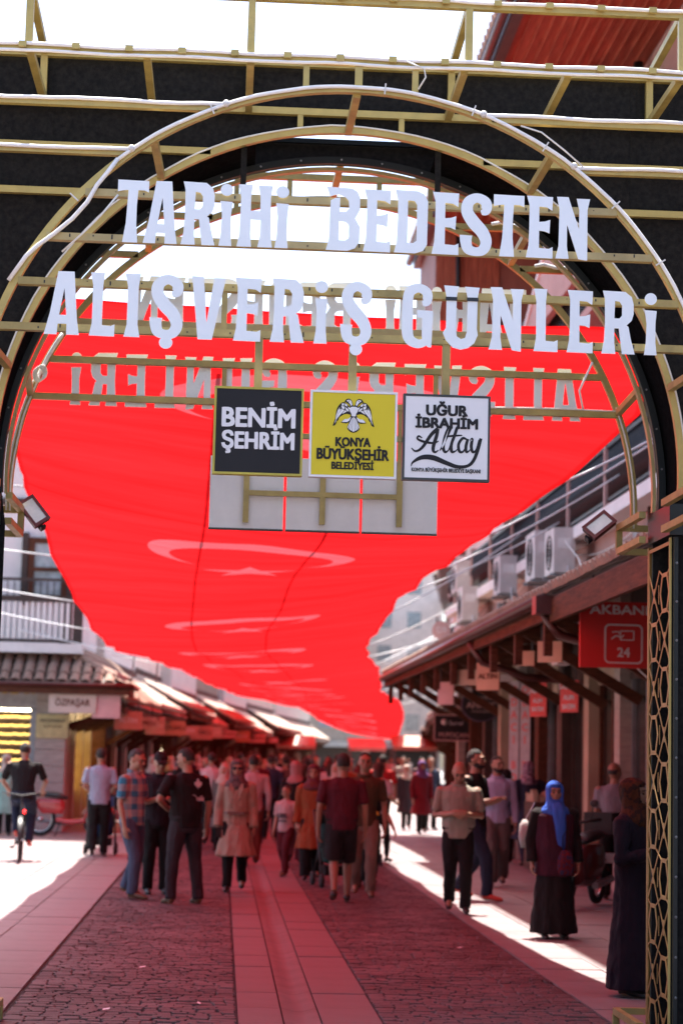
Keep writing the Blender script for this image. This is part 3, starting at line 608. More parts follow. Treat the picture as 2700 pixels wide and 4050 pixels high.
def fpoint(y,s):
    q=fl(y); xl,zl,xr,zr,sg=q[1:]
    per=4.0; ph=((y-17.6)/per)%1; sc=(.06 if 21<y<100 else .0)*math.sin(pi*ph)
    xl+=sc; xr-=sc; x=xl+(xr-xl)*s; z=zl+(zr-zl)*s-sg*math.sin(pi*s)+((stair(y)-zcen(y))*math.sin(pi*s)**.6 if 14<y<60 and 0<s<1 else 0)+.015*math.sin(y*1.1+s*3)*min(1,(y-13)/6)+.025*noise.noise(Vector((x*1.5,y*.8,0)))
    if y>40: z+=.12*noise.noise(Vector((x*.5,y*.25,3)))
    return x,y,z
ORD=['nearest the gate','second from the gate','third from the gate','fourth from the gate','fifth from the gate','sixth from the gate','seventh from the gate','eighth from the gate','ninth from the gate','tenth from the gate','eleventh from the gate','twelfth from the gate','thirteenth from the gate','fourteenth from the gate','farthest down the street']
for k in range(15):
    y0=13.35+8.0*k; NU,NV=26,(40 if k<4 else 20); vs=[];uv=[]
    for j in range(NV+1):
        y=y0+8.0*j/NV
        for i in range(NU+1):
            s=i/NU; vs.append(fpoint(y,s)); uv.append(((s-.5)*5.3,8.0*j/NV))
    fs=[(j*(NU+1)+i,j*(NU+1)+i+1,(j+1)*(NU+1)+i+1,(j+1)*(NU+1)+i) for j in range(NV) for i in range(NU)]
    b0=Vector(vs[NU//2]); vs=[Vector(v)-b0 for v in vs]
    o=MB().add(vs,fs).build('flag',FRED,None,smooth=True,loc=b0,fixn=False); me=o.data; ul=me.uv_layers.new(name='cloth')
    for lp in me.loops: ul.data[lp.index].uv=uv[lp.vertex_index]
    tag(o,'red crescent and star flag strung over the street, '+ORD[k],'flag','red flags strung over the street')
# rope hems, ties and overhead cables
rr=random.Random(11)
def sag(a,b,s=.1,n=10): 
    a,b=Vector(a),Vector(b); return [a.lerp(b,i/n)-Vector((0,0,s*4*(i/n)*(1-i/n))) for i in range(n+1)]
tl=['','next to the corner house','over the open plaza']; 
for i,y in enumerate((17.6,21.6,25.6,29.6,33.6,41.6,53.6)):
    for s,side in ((0,-1),(1,1)):
        p=Vector(fpoint(y,s)); q=p+Vector((side*(5.2 if side<0 else 2.2),rr.uniform(-.3,.6),(.9 if side<0 else 1.3)+rr.uniform(-.2,.3)))
        if side<0: q=Vector((-7.5,y+2.5,p.z+.75+.1*i))
        o=MB().tube(sag(p,q,.06),.013,6).build('rope',ROPE,None,smooth=True); tag(o,('white rope tying the flag edge to the %s side, %s tie from the gate'%('left' if side<0 else 'right',['first','second','third','fourth','fifth','sixth','seventh'][i])),'rope','ropes tying the flags to the houses')
for i,y in enumerate((48,52,57,63,70,78,87,96)):
    p=Vector(fpoint(y,1)); q=Vector((cY(y)+6.6,y+1.5,p.z+1.2+rr.uniform(-.6,1.2)))
    o=MB().tube(sag(p,q,.1),.02,6).build('rope',ROPE,None,smooth=True); tag(o,'white rope from flag edge to the far right houses, '+['nearest','second','third','fourth','fifth','sixth','seventh','farthest'][i]+' of eight','rope','ropes tying the flags to the houses')
for i,(x,s_) in enumerate(((-.35,'left'),(.95,'right'))):
    pts=[(x+.25*math.sin(y*.13)+(cY(y)-.35),y,max(fl(y)[2],fl(y)[4])+.35+.15*math.sin(y*.3)) for y in range(15,132,4)]
    o=MB().tube(pts,.017,6).build('overhead_cable',BLK); tag(o,'dark cable running lengthwise above the flags, %s one'%s_,'cable')
# ================================================================== BUILDINGS
REDS=mat('sign_red',(.60,.03,.03),.3,0,.03,2); LTX=mat('sign_text_white',(.75,.73,.76),.4); PINKS=mat('sign_faded_pink',(.55,.36,.34),.6,0,.08,3); PEACH=mat('sign_peach',(.50,.30,.19),.6,0,.08,3); CREAM=mat('sign_cream',(.50,.44,.36),.6,0,.06,3)
CORAL=mat('sign_coral',(.52,.27,.20),.6,0,.08,3)
SHOPGL=mat('shop_glass',(.03,.028,.025),.05,0,.3,1.5,spec=.7)
BEIGE=mat('beige_panel',(.42,.34,.24),.6,0,.1,2,dirt=.15)
GOLDD=mat('lit_gold_jewellery',(.8,.55,.12),.3,.6,.1,20,emit=(1,.62,.16,1.1))  # goods glow by themselves; shop lighting on the gold put into the material
LAMPW=mat('lit_shop_lamp',(.9,.8,.6),.4,emit=(1,.85,.6,6))
INT=mat('shop_interior',(.16,.11,.07),.8,0,.3,2)
CREAMG=mat('pale_goods',(.5,.46,.4),.5)
class Fr:                          # local frame of a house: s along the street, t outwards from the street line
    def __init__(f,y0,y1,side): 
        a=Vector((cY(y0),y0,0)); b=Vector((cY(y1),y1,0)); f.o=a; f.d=(b-a).normalized(); f.L=(b-a).length; f.n=Vector((f.d.y,-f.d.x,0))*side; f.side=side
        f.rz=math.atan2(-f.d.x,f.d.y)
    def p(f,s,t,z): return f.o+f.d*s+f.n*t+Vector((0,0,z))
def fbox(mb,F,s0,s1,t0,t1,z0,z1):
    P=[F.p(s,t,z) for z in (z0,z1) for s,t in ((s0,t0),(s1,t0),(s1,t1),(s0,t1))]
    return mb.add(P,[(0,3,2,1),(4,5,6,7),(0,1,5,4),(1,2,6,5),(2,3,7,6),(3,0,4,7)])
def windowset(F,par,s,z,w,h,t,m_frame,onend=False,depth=.06):
    f=MB(); 
    def bx(a0,a1,z0,z1,d0,d1): 
        if onend: fbox(f,F,d0,d1,a0,a1,z0,z1)
        else: fbox(f,F,a0,a1,d0,d1,z0,z1)
    fw=.09; o0,o1=t-depth,t+.02
    bx(s-w/2,s+w/2,z,z+fw,o0,o1); bx(s-w/2,s+w/2,z+h-fw,z+h,o0,o1); bx(s-w/2,s-w/2+fw,z+fw,z+h-fw,o0,o1); bx(s+w/2-fw,s+w/2,z+fw,z+h-fw,o0,o1); bx(s-.03,s+.03,z+fw,z+h-fw,o0+.01,o1); bx(s-w/2+fw,s-.03,z+h*.5-.03,z+h*.5+.03,o0+.012,o1); bx(s+.03,s+w/2-fw,z+h*.5-.03,z+h*.5+.03,o0+.012,o1)
    fo=f.build('window',m_frame,par); g=MB(); f=g; bx(s-w/2+fw,s+w/2-fw,z+fw,z+h-fw,t-.02,t-.012); g.build('pane',GLASSB,fo); return fo
TILE_ME=None
def tile_obj(par,loc,rot,L=.42,w=.11):
    global TILE_ME
    if TILE_ME is None:
        vs=[];n=6
        for yy,rr_ in ((0,1.0),(L,.82)):
            for i in range(n+1):
                a=pi*i/n; vs.append((math.cos(a)*w*rr_,yy,math.sin(a)*w*.75*rr_))
            for i in range(n,-1,-1):
                a=pi*i/n; vs.append((math.cos(a)*(w-.018)*rr_,yy,math.sin(a)*(w-.018)*.75*rr_))
        m=2*n+2; fs=[(i,(i+1)%m,m+(i+1)%m,m+i) for i in range(m)]+[tuple(range(m-1,-1,-1)),tuple(range(m,2*m))]
        o=MB().add(vs,fs).build('roof_tile',TILE,par); TILE_ME=o.data
    else: o=link('roof_tile',TILE_ME,par)
    o.location=loc; o.rotation_euler=rot; return o
def tile_strip(mb,A,B,UP,rows,cols,w=.10):   # joined barrel tiles between A and B, rising along UP
    A,B,UP=Vector(A),Vector(B),Vector(UP); d=(B-A)/cols; n=d.cross(UP).normalized(); 
    if n.z<0: n=-n
    for c in range(cols):
        for r_ in range(rows):
            o=A+d*(c+.5)+UP*(r_/rows)+n*(.012*((rows-r_)%2)+rr.uniform(0,.012)); du=d.normalized(); l=UP/rows*1.12; vs=[]
            for e,k in ((0,1),(1,.85)):
                for i in range(5):
                    a=pi*i/4; vs.append(o+l*e+du*math.cos(a)*d.length*.5*k+n*math.sin(a)*d.length*.42*k)
            mb.add(vs,[(i,i+1,i+6,i+5) for i in range(4)]+[(4,3,2,1,0)])
def house(name,y0,y1,side,tw,te,zE,H,wallm,label,group,detail=1,grd=WOOD,zw=None,roofm=TILE,win=2.6,over=.9):
    if side<0: over=.2
    F=Fr(y0,y1,side); L=F.L; t=thing(name,label,'house',tuple(F.p(0,tw,0)),0,group); org=Vector(t.location)
    def part(mb,nm,m,par=None,**k):
        mb.v=[tuple(Vector(v)-org) for v in mb.v]; return mb.build(nm,m,par or t,**k)
    zw=zw or zE+(1.1 if side<0 else .75)
    part(fbox(MB(),F,0,L,tw,tw+5,zw-.05,H),'wall',wallm)
    part(fbox(MB(),F,.02,L-.02,tw+.9,tw+4.9,0,zw-.06),'interior',INT)
    # roof
    r=MB(); fbox(r,F,-.3,L+.3,tw-over,tw+5.3,H,H+.14); part(r,'roof_deck',WOODD); part(fbox(MB(),F,-.34,L+.34,tw-over-.1,tw-over-.001,H-.02,H+.2),'gutter',GUTTER)
    r=MB(); cols=int(L/.3); tile_strip(r,F.p(-.3,tw-over,H+.15),F.p(L+.3,tw-over,H+.15),F.n*2.5+Vector((0,0,1.0)),4,cols); o=part(r,'roof_tiles',roofm); o['kind']='stuff'
    # canopy over the pavement
    v=[F.p(s,tt,z) for s in (-.05,L-.02) for tt,z in ((te,zE),(tw,zw),(tw,zw-.07),(te,zE-.07))]
    part(MB().add(v,[(0,1,5,4),(3,7,6,2),(0,4,7,3),(1,2,6,5),(0,3,2,1),(4,5,6,7)]),'canopy_deck',WOODD)
    c=MB(); tile_strip(c,F.p(0,te-.03,zE+.03),F.p(L,te-.03,zE+.03),F.n*(tw-te)+Vector((0,0,zw-zE)),5,int(L/.24)); o=part(c,'canopy_tiles',roofm); o['kind']='stuff'
    part(fbox(MB(),F,-.05,L,te-.015,te+.05,zE-.26,zE-.02),'fascia',WOOD); part(MB().tube([F.p(-.05,te-.07,zE-.06),F.p(L,te-.07,zE-.06)],.06,8),'gutter',GUTTER,smooth=True)
    n=max(2,round(L/2.6))
    for i in range(n+1):
        s=min(L-.12,max(.12,i*L/n)); 
        part(MB().beam(F.p(s,tw,zE-1.0),F.p(s,te+.1,zE-.16),.09,.12).beam(F.p(s,tw,zE-.1),F.p(s,te+.1,zE-.13),.08,.1),'bracket',WOOD)
        part(fbox(MB(),F,s-.17,s+.17,tw-.10,tw+.25,0,zw-.1),'pilaster',(grd,BEIGE,STONE,grd)[i%4])
    for i in range(n):
        s0,s1=i*L/n+.17,(i+1)*L/n-.17
        part(fbox(MB(),F,s0,s1,tw+.0,tw+.12,zE-.75,zw-.1),'lintel',BEIGE if i%2 else WOODD)
        fr=MB(); fbox(fr,F,s0,s0+.07,tw+.02,tw+.12,.12,zE-.751); fbox(fr,F,s1-.07,s1,tw+.02,tw+.12,.12,zE-.751); fbox(fr,F,(s0+s1)/2-.04,(s0+s1)/2+.04,tw+.02,tw+.12,.12,zE-.751); fbox(fr,F,s0+.07,(s0+s1)/2-.04,tw+.02,tw+.12,zE-.85,zE-.751); fbox(fr,F,(s0+s1)/2+.04,s1-.07,tw+.02,tw+.12,zE-.85,zE-.751); fo=part(fr,'shopfront',[WOOD,WOODD,BEIGE][i%3])
        part(fbox(MB(),F,s0+.07,s1-.07,tw+.06,tw+.07,.35,zE-.76),'pane',SHOPGL,fo); part(fbox(MB(),F,s0,s1,tw+.0,tw+.14,0,.119),'plinth',STONE)
        if detail:
            g=MB()
            for q in range(3):
                for u in range(5): g.box(0,0,0,0,0,0) if 0 else fbox(g,F,s0+.25+u*(s1-s0-.5)/5,s0+.25+(u+.55)*(s1-s0-.5)/5,tw+.25,tw+.4,.7+q*.45,.7+q*.45+.22)
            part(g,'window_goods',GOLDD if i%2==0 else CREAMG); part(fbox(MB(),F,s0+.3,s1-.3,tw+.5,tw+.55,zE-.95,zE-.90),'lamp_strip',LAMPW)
    nw=max(1,int(L/win))
    zz=zw+.55
    while zz+1.4<H-.2:
        for i in range(nw): windowset(F,t,(i+.5)*L/nw,zz,1.0,1.4,tw,WOODD)
        if y0>40:
            for i in range(2): windowset(F,t,tw+1.1+i*1.9,zz,1.0,1.4,0,WOOD,onend=True)
            if side>0: part(fbox(MB(),F,.4,L-.4,tw-.8,tw-.01,zz-.3,zz-.16),'balcony_slab',STUCCO); part(fbox(MB(),F,.4,L-.4,tw-.8,tw-.76,zz+.6,zz+.66),'handrail',IRON); g=MB(); [fbox(g,F,.45+q*.3,.48+q*.3,tw-.79,tw-.77,zz-.16,zz+.6) for q in range(int((L-.9)/.3))]; o=part(g,'balusters',IRON); o['kind']='stuff'
        part(fbox(MB(),F,-.02,L+.02,tw-.05,tw-.001,zz-.38,zz-.22),'timber_band',WOODD); zz+=2.7
    return t,F,part
hl='houses along the left side of the street'; hr='houses along the right side of the street'
# --- left corner house (faces the side square and the street)
t=thing('corner_house','white corner house with brown framed window, white balcony rail and clay tile canopy','house',(-3.6,43.2,0),0,hl)
OA=Vector((-3.6,43.2,0))
def pa(mb,nm,m,par=None,**k):
    mb.v=[tuple(Vector(v)-OA) for v in mb.v]; return mb.build(nm,m,par or t,**k)
HX=-3.35
pa(MB().box(-13,HX,43.2,52,3.9,9.75),'wall',STUCCO); pa(MB().box(-13,-4.2,44.4,52,0,3.88),'interior',INT)
pa(MB().box(-13.6,HX+.75,42.3,52.5,9.76,9.92),'roof_deck',WOODR); c=MB(); tile_strip(c,(-13.6,42.25,9.95),(HX+.75,42.25,9.95),(0,2.5,1),4,40); o=pa(c,'roof_tiles',TILE); o['kind']='stuff'
for z0,z1 in ((8.55,8.72),(6.98,7.13)): pa(MB().box(-13,HX+.03,43.10,43.19,z0,z1),'timber_band',WOODD)
pa(MB().box(HX-.22,HX+.03,43.09,43.19,3.9,6.97),'timber_post',WOODD)
# balcony rail in front of the first floor
pa(MB().box(-13,HX+.3,42.55,43.19,3.78,3.98),'balcony_slab',STUCCO)
pa(MB().box(-13,HX+.3,42.55,42.62,4.86,4.98),'handrail',WOODD); pa(MB().box(-13,HX+.3,42.55,42.62,4.0,4.06),'handrail',WOODD); pa(MB().box(HX+.1,HX+.3,42.54,42.66,3.99,5.45),'timber_post',WOODD)
pa(MB().box(-13,HX+.1,42.56,42.60,5.30,5.36),'handrail',WOODD)
bm_=MB().box(-.035,.035,-.01,.01,0,.78).build('baluster',WHITEPL,t); 
for i in range(46): o=bm_ if i==0 else link('baluster',bm_.data,t); o.location=Vector((HX-.02-.125*i,42.585,4.07))-OA
bm2=MB().box(-.012,.012,-.01,.01,0,.30).build('baluster',IRON,t)
for i in range(40): o=bm2 if i==0 else link('baluster',bm2.data,t); o.location=Vector((HX-.05-.14*i,42.585,4.99))-OA
F=Fr(43.2,52,-1)
f=MB()
wx0,wx1,wz0,wz1=-4.30,-3.35-.10,4.92,6.28
for a in ((wx0,wx0+.13,wz0,wz1),(wx1-.13,wx1,wz0,wz1),(wx0+.13,wx1-.13,wz0,wz0+.12),(wx0+.13,wx1-.13,wz1-.12,wz1),(wx0+.13,wx1-.13,5.56,5.64)): f.box(a[0],a[1],43.04,43.19,a[2],a[3])
fo=pa(f,'window',WOOD); pa(MB().box(wx0+.13,wx1-.13,43.10,43.13,wz0+.12,wz1-.12),'pane',GLASSB,fo)
mb=MB()
for x in (wx0-.14,wx1+.005): pa(MB().box(x,x+.13,43.02,43.16,wz0-.1,wz1+.1),'window_casing',WOODD)

mb=MB()
for i in range(9): mb.tube([(wx0+.16+.085*i,43.145,wz0+.14),(wx0+.17+.085*i,43.145,wz1-.14)],.045,6)
pa(mb,'curtain',mat('cream_curtain',(.62,.58,.50),.9,bump=.2),fo)
f2=MB().box(-7.2,-6.0,43.1,43.19,4.92,6.28); fo=pa(f2,'window',WOOD); pa(MB().box(-7.07,-6.13,43.07,43.095,5.05,6.15),'pane',GLASSB,fo)
# tiled canopy: hipped at the corner
zE,zT=3.12,3.76; CE=-2.0
v=[(-13,41.9,zE),(CE,41.9,zE),(CE,43.6,zE),(HX,43.19,zT),(-13,43.19,zT),(HX,43.6,zT),(CE,43.55,zE)]
v2=[(a,b,c-.08) for a,b,c in v]
pa(MB().add(v+v2,[(0,1,3,4),(1,2,3),(2,6,5,3),(7,11,10,8),(8,10,9),(9,10,12,13),(0,7,8,1),(1,8,9,2),(2,9,13,6)]),'canopy_deck',WOODD)
pa(MB().box(-13,CE+.02,41.86,41.90,zE-.22,zE-.01).box(CE-.02,CE+.05,41.901,43.6,zE-.22,zE-.01),'fascia',WOOD); pa(MB().tube([(-13,41.80,zE-.03),(CE+.08,41.80,zE-.03),(CE+.1,43.6,zE-.03)],.06,8),'gutter',GUTTER,smooth=True)
ua=math.atan2(zT-zE,1.29); 
for c in range(44):
    x=-2.15-.245*c
    for r_ in range(4):
        u=r_/4; xm=CE-(CE-HX)*((u+.1))    # hip line
        if x>xm-.02: continue
        yy=41.86+1.30*u; tile_obj(t,Vector((x+rr.uniform(-.008,.008),yy,zE+.02+(zT-zE)*u+.012*(r_%2)))-OA,(ua+rr.uniform(-.03,.03),0,rr.uniform(-.03,.03)))
for r_ in range(5): 
    u=r_/5; tile_obj(t,Vector((CE-(CE-HX)*u,41.9+1.29*u,zE+.06+(zT-zE)*u))-OA,(R(20),0,R(46)))
ze2=2.80; q_=[(CE-.2,43.65,ze2),(-1.72,52,ze2),(HX,52,ze2+1.15),(HX,43.65,ze2+1.15)]
pa(MB().add(q_+[(a,b,c-.08) for a,b,c in q_],[(0,1,2,3),(7,6,5,4),(0,4,5,1),(1,5,6,2),(2,6,7,3),(3,7,4,0)]),'canopy_deck',WOODD)
c=MB(); tile_strip(c,(CE-.15,43.65,ze2+.03),(-1.67,52,ze2+.03),(-1.3,0,1.15),5,34); o=pa(c,'canopy_tiles',TILE); o['kind']='stuff'
pa(MB().beam((CE-.17,43.65,ze2-.13),(-1.69,52,ze2-.13),.06,.22),'fascia',WOOD); pa(MB().tube([(CE-.1,43.6,ze2-.04),(-1.62,52,ze2-.04)],.06,8),'gutter',GUTTER,smooth=True)
# ground floor: stone pier, shop window, timber posts
for k in range(9): pa(MB().box(-3.98,-3.35,42.95+rr.uniform(-.004,.004),43.6,.02+k*.345,.355+k*.345),'stone_block',STONE)
pa(MB().box(-13,-4.0,43.2,43.35,2.62,3.75),'fascia_board',mat('grey_fascia',(.36,.37,.37),.4)); 
pa(MB().box(-13,-4.0,43.2,43.5,0,.75),'plinth',STONE)
pa(MB().box(-4.12,-4.0,43.15,43.35,.75,2.62),'shopfront',GREY); pa(MB().box(-5.7,-5.6,43.15,43.35,.75,2.62),'shopfront',GREY)
for row in range(9):
    mb=MB(); z=.95+row*.185
    for i in range(26): mb.ball((-5.55+i*.056,43.42+rr.uniform(0,.02),z+rr.uniform(-.01,.01)),.026,6,4)
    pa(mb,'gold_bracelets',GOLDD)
    pa(MB().box(-5.6,-4.12,43.5,43.52,z-.05,z-.02),'shelf',BEIGE)
pa(MB().box(-5.6,-4.12,43.36,43.40,2.55,2.60),'lamp_strip',LAMPW)
text('KUYUMCULAR',.30,Vector((-5.05,43.18,3.0))-OA,FR,mat('gold_letter',(.5,.36,.08),.4,.5),t,off=.004)
plate=thing('wall_plate','pale yellow shop plate fixed low on the travertine pier','sign',(-3.62,42.90,2.25)); MB().box(-.35,.33,-.02,.02,-.26,.24).build('plate',mat('pale_yellow_plate',(.55,.48,.22),.5),plate); 
text('MÜCEVHERAT',.085,(0,-.024,.10),FR,BLK,plate,off=.002); text('ALIM SATIM',.075,(0,-.024,-.02),FR,WOOD,plate)
for y,x in ((44.6,-3.5),(46.4,-3.5),(48.4,-3.45),(50.4,-3.4)):
    pa(MB().box(x-.12,x+.12,y-.12,y+.12,0,2.7),'timber_post',BEIGE)
for y in (43.7,45.5,47.4,49.4,51.2):
    pa(MB().beam((-3.5,y,2.2),(CE-.3,y,2.62),.09,.12),'bracket',WOOD)
    pa(MB().box(-3.68,-3.6,y+.1,y+1.5,.1,2.6),'display_window',INT); pa(MB().box(-3.60,-3.56,y+.25,y+1.35,.3,.7),'plinth',STONE)
    g=MB()
    for q in range(6):
        for u in range(6): g.box(-3.595,-3.54,y+.25+u*.2,y+.38+u*.2,.85+q*.28,.97+q*.28)
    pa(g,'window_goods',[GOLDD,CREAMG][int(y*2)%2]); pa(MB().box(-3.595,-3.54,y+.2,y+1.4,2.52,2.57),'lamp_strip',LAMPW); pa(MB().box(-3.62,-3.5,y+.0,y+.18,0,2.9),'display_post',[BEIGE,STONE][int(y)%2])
pa(MB().box(-4.4,-3.7,43.61,52,2.62,3.7),'lintel',WOODD)
# --- rows of houses
PTILE=mat('sunlit_tile',(.62,.50,.42),.8,0,.25,2.5,.3,50,col2=(.42,.32,.27),dirt=.25)  # lighter copy of the clay tile; sun glare put into its colour
for y0_,y1_,tw_,te_,ze_,H_,m_,l_ in ((52.3,60,4.1,2.60,2.85,7.2,STUCCO,'white shop house with pale tile canopy just past the corner house'),(60.7,69.3,4.3,2.45,3.05,7.9,PLAST,'cream shop house, second past the corner house'),(70,79,4.0,2.75,2.75,7.0,STUCCO,'low white shop house, third past the corner house'),(79.6,90,4.2,2.5,3.05,8.2,STUCB,'beige shop house, fourth past the corner house'),
   (90.8,102,4.0,2.7,2.8,7.2,STUCCO,'white shop house, fifth past the corner house'),(103,118,4.1,2.4,3.1,8.4,PLAST,'cream shop house, sixth past the corner house'),(119,142,4.0,2.6,2.9,7.4,STUCCO,'white shop house farthest along the left side')):
    house('shop_house',y0_,y1_,-1,tw_,te_,ze_,H_,m_,l_,hl,1 if y0_<80 else 0,roofm=PTILE,zw=ze_+.95,win=2.2)
house('shop_house',62,78,1,6.8,5.2,3.3,10.6,PLAST,'pale three storey shop house set back in the middle of the right side',hr)
house('shop_house',78,98,1,7.0,5.2,3.2,12.2,PLAST,'tall white shop house toward the far right of the street',hr,0)
house('shop_house',98,120,1,6.6,5.0,3.1,11.2,STUCB,'pale shop house near the far right end of the street',hr,0)
house('shop_house',120,150,1,6.2,4.6,3.0,12.6,PLAST,'last white house at the far right end of the street',hr,0)
for k,(xa,xb,yy,H,mm,l) in enumerate(((-22,2,170,12,PLAST,'long pale block closing the left of the far street end'),(2,12,168,14,STUCB,'beige apartment block at the far street end'),(12.5,19,175,19,PLAST,'tallest white apartment block at the far street end'),(19.5,30,165,16,STUCP,'pinkish apartment block at the far right street end'))):
    t=thing('apartment_block',l,'building',((xa+xb)/2,yy,0)); w=(xb-xa)/2
    MB().box(-w,w,0,12,0,H).build('wall',mm,t); MB().box(-w-.5,w+.5,-.6,12.5,H,H+.3).build('roof',TILE,t)
    wp=MB().box(-.6,.6,-.05,.02,0,1.4).build('window',GLASSB,t); q=0
    MB().box(-w+.3,w-.3,-.1,.02,0,2.7).build('shopfront',WOODD,t); MB().add([(-w,-1.6,2.6),(w,-1.6,2.6),(w,-.02,3.1),(-w,-.02,3.1)],[(0,1,2,3)]).build('awning',CREAM if k%2 else PINKS,t)
    for i in range(int(w*2/2.6)):
        for kk in range(int(H/3)-1): o=wp if q==0 else link('window',wp.data,t); q+=1; o.location=(-w+1.4+i*2.6,-.02,4.2+kk*3)
# ================================================================== RIGHT BUILDING WITH BALCONY
t=thing('balcony_house','tall pink right hand building with iron balcony rails and red brown wooden eaves','house',(5.5,31,0),0,hr); OB=Vector((5.5,31,0))
def pb(mb,nm,m,par=None,**k):
    mb.v=[tuple(Vector(v)-OB) for v in mb.v]; return mb.build(nm,m,par or t,**k)
Y0,Y1=14.5,46.8
pb(MB().box(5.5,12,Y0,Y1,4.2,5.05),'wall',STUCP); pb(MB().box(6.5,12,Y0,Y1,5.05,7.6),'wall',mat('shaded_loggia_plaster',(.13,.095,.085),.85,0,.15,2,.3,60,dirt=.3)); pb(MB().box(5.45,12,Y0,Y1,7.6,11.17),'wall',STUCP); pb(MB().box(6.6,12,Y0,Y1,0,4.19),'interior',INT)  # loggia wall: recess shade put into a darker plaster colour
pb(MB().box(5.15,6.49,Y0,Y1,5.06,5.24),'balcony_slab',STUCCO)
pb(MB().box(5.16,5.24,Y0,Y1,6.04,6.10),'handrail',IRON); pb(MB().box(5.17,5.23,Y0,Y1,5.30,5.34),'handrail',IRON)
bl=MB().tube([(0,0,0),(0,0,.22),(-.035,0,.30),(-.04,0,.36),(0,0,.46),(0,0,.70)],.024,5).build('baluster',IRON,t,smooth=True)
for i in range(232): o=bl if i==0 else link('baluster',bl.data,t); o.location=Vector((5.2,18+.122*i,5.34))-OB
for y in (18.2,21,24,27,30,33,36,39,42,45): pb(MB().box(5.14,5.26,y-.05,y+.05,5.24,6.2),'balcony_post',STUCP)
for y in (20,24.5,29,33.5,38,42.5): 
    fo=pb(MB().box(6.38,6.49,y-.7,y+.7,5.3,7.3),'balcony_door',WOODD); pb(MB().box(6.34,6.375,y-.58,y-.06,5.6,7.15).box(6.34,6.375,y+.06,y+.58,5.6,7.15),'pane',GLASSB,fo)
# wooden eaves high above
for i in range(13):
    x=3.52+i*.15; pb(MB().box(x,x+.143,Y0,37.3,11.2+rr.uniform(0,.012),11.24),'soffit_plank',WOODR)
for i in range(12): pb(MB().box(3.5+i*.15+.135,3.5+i*.15+.163,Y0,37.3,11.165,11.199),'soffit_batten',WOODR)
pb(MB().box(3.40,12,Y0-.2,37.4,11.25,11.45),'roof_deck',TILE); pb(MB().box(3.38,3.51,Y0-.2,37.4,11.10,11.249),'fascia',GUTTER); pb(MB().tube([(3.30,Y0,11.22),(3.30,37.4,11.22)],.07,8),'gutter',GUTTER,smooth=True)
c=MB(); tile_strip(c,(3.3,37.4,11.46),(3.3,Y0,11.46),(2.5,0,.9),4,90); o=pb(c,'roof_tiles',TILE); o['kind']='stuff'
pb(MB().tube([(5.30,25.6,11.1),(5.30,25.6,6.2)],.07,8),'downpipe',IRON,smooth=True); pb(MB().box(4.69,4.83,26.1,26.24,9.2,11.16),'iron_post',IRON)
# projecting timber clad bay and upper balcony seen through the arch
for i in range(9): pb(MB().box(3.52+i*.125,3.52+i*.125+.119,34.4+rr.uniform(-.004,.004),34.44,6.9,11.16),'wall_board',WOODR)
pb(MB().box(3.51,5.44,34.45,37.3,6.9,11.16),'bay',mat('bay_wood',(.24,.085,.055),.6,0,.2,3,.2,10,stretch=(1,1,.15)))
pb(MB().tube([(3.9,34.33,11.1),(3.9,34.33,9.9),(4.62,34.33,9.6),(4.62,34.33,7)],.045,8),'downpipe',IRON,smooth=True)
pb(MB().tube([(5.25,33.4,11.1),(5.25,33.4,6.2)],.06,8),'downpipe',IRON,smooth=True)
pb(MB().box(4.55,5.44,24,34.3,7.5,7.62),'balcony_slab',STUCP); pb(MB().box(4.56,4.62,24,34.3,8.62,8.67),'handrail',IRON)
b3_=MB().box(-.012,.012,-.012,.012,0,1.0).build('baluster',IRON,t)
for i in range(84): o=b3_ if i==0 else link('baluster',b3_.data,t); o.location=Vector((4.59,24.05+.122*i,7.62))-OB
pb(MB().add([(4.5,24.2,8.0),(4.5,29.5,8.0),(4.5,29.5,8.2),(4.5,24.2,10.4),(4.40,24.2,8.0),(4.40,29.5,8.0),(4.40,29.5,8.2),(4.40,24.2,10.4)],[(0,1,2,3),(7,6,5,4),(0,4,5,1),(1,5,6,2),(2,6,7,3),(3,7,4,0)]),'stair_wall',STUCP)
pb(MB().beam((4.45,24.2,10.46),(4.45,29.5,8.26),.16,.10),'stair_coping',STUCCO)
# canopy
E=3.75
v=[(x,y,z) for y in (Y0,Y1) for x,z in ((E,3.62),(5.5,4.34),(5.5,4.26),(E,3.54))]
pb(MB().add(v,[(0,1,5,4),(3,7,6,2),(0,4,7,3),(1,2,6,5),(0,3,2,1),(4,5,6,7)]),'canopy_deck',WOODD)
c=MB(); tile_strip(c,(E-.05,Y1,3.66),(E-.05,Y0,3.66),(1.8,0,.74),5,130); o=pb(c,'canopy_tiles',TILE); o['kind']='stuff'
pb(MB().box(E-.02,E+.04,Y0,22.9,3.33,3.60),'fascia',WOODH); pb(MB().box(E-.02,E+.04,23,Y1,3.38,3.60),'fascia',WOODH); pb(MB().tube([(E-.09,22.9,3.60),(E-.09,Y1,3.58)],.075,8),'gutter',GUTTER,smooth=True)
pb(MB().box(E-.2,E+.03,22.75,23.05,3.42,3.63),'gutter_end',GUTTER); pb(MB().tube([(E-.08,23,3.45),(E+.1,23,3.2),(E+.9,23.1,3.0),(5.3,23.2,2.9)],.055,8),'downpipe',GUTTER,smooth=True)
pb(MB().tube([(E-.08,30,3.5),(E+.12,30,3.2),(E+.8,30.1,3.0),(5.3,30.2,2.95)],.055,8),'downpipe',GUTTER,smooth=True)
for i,y in enumerate([16,23.6,26,28.4,31,33.4,36,38.4,41,43.4,46]):
    pb(MB().beam((5.45,y,2.55),(E+.15,y,3.44),.10,.14).beam((5.45,y,3.52),(E+.05,y,3.44),.09,.12),'bracket',WOOD); pb(MB().box(E+.03,E+.13,y-.06,y+.06,2.98,3.5),'drop_post',WOOD)
for i in range(100): 
    pass
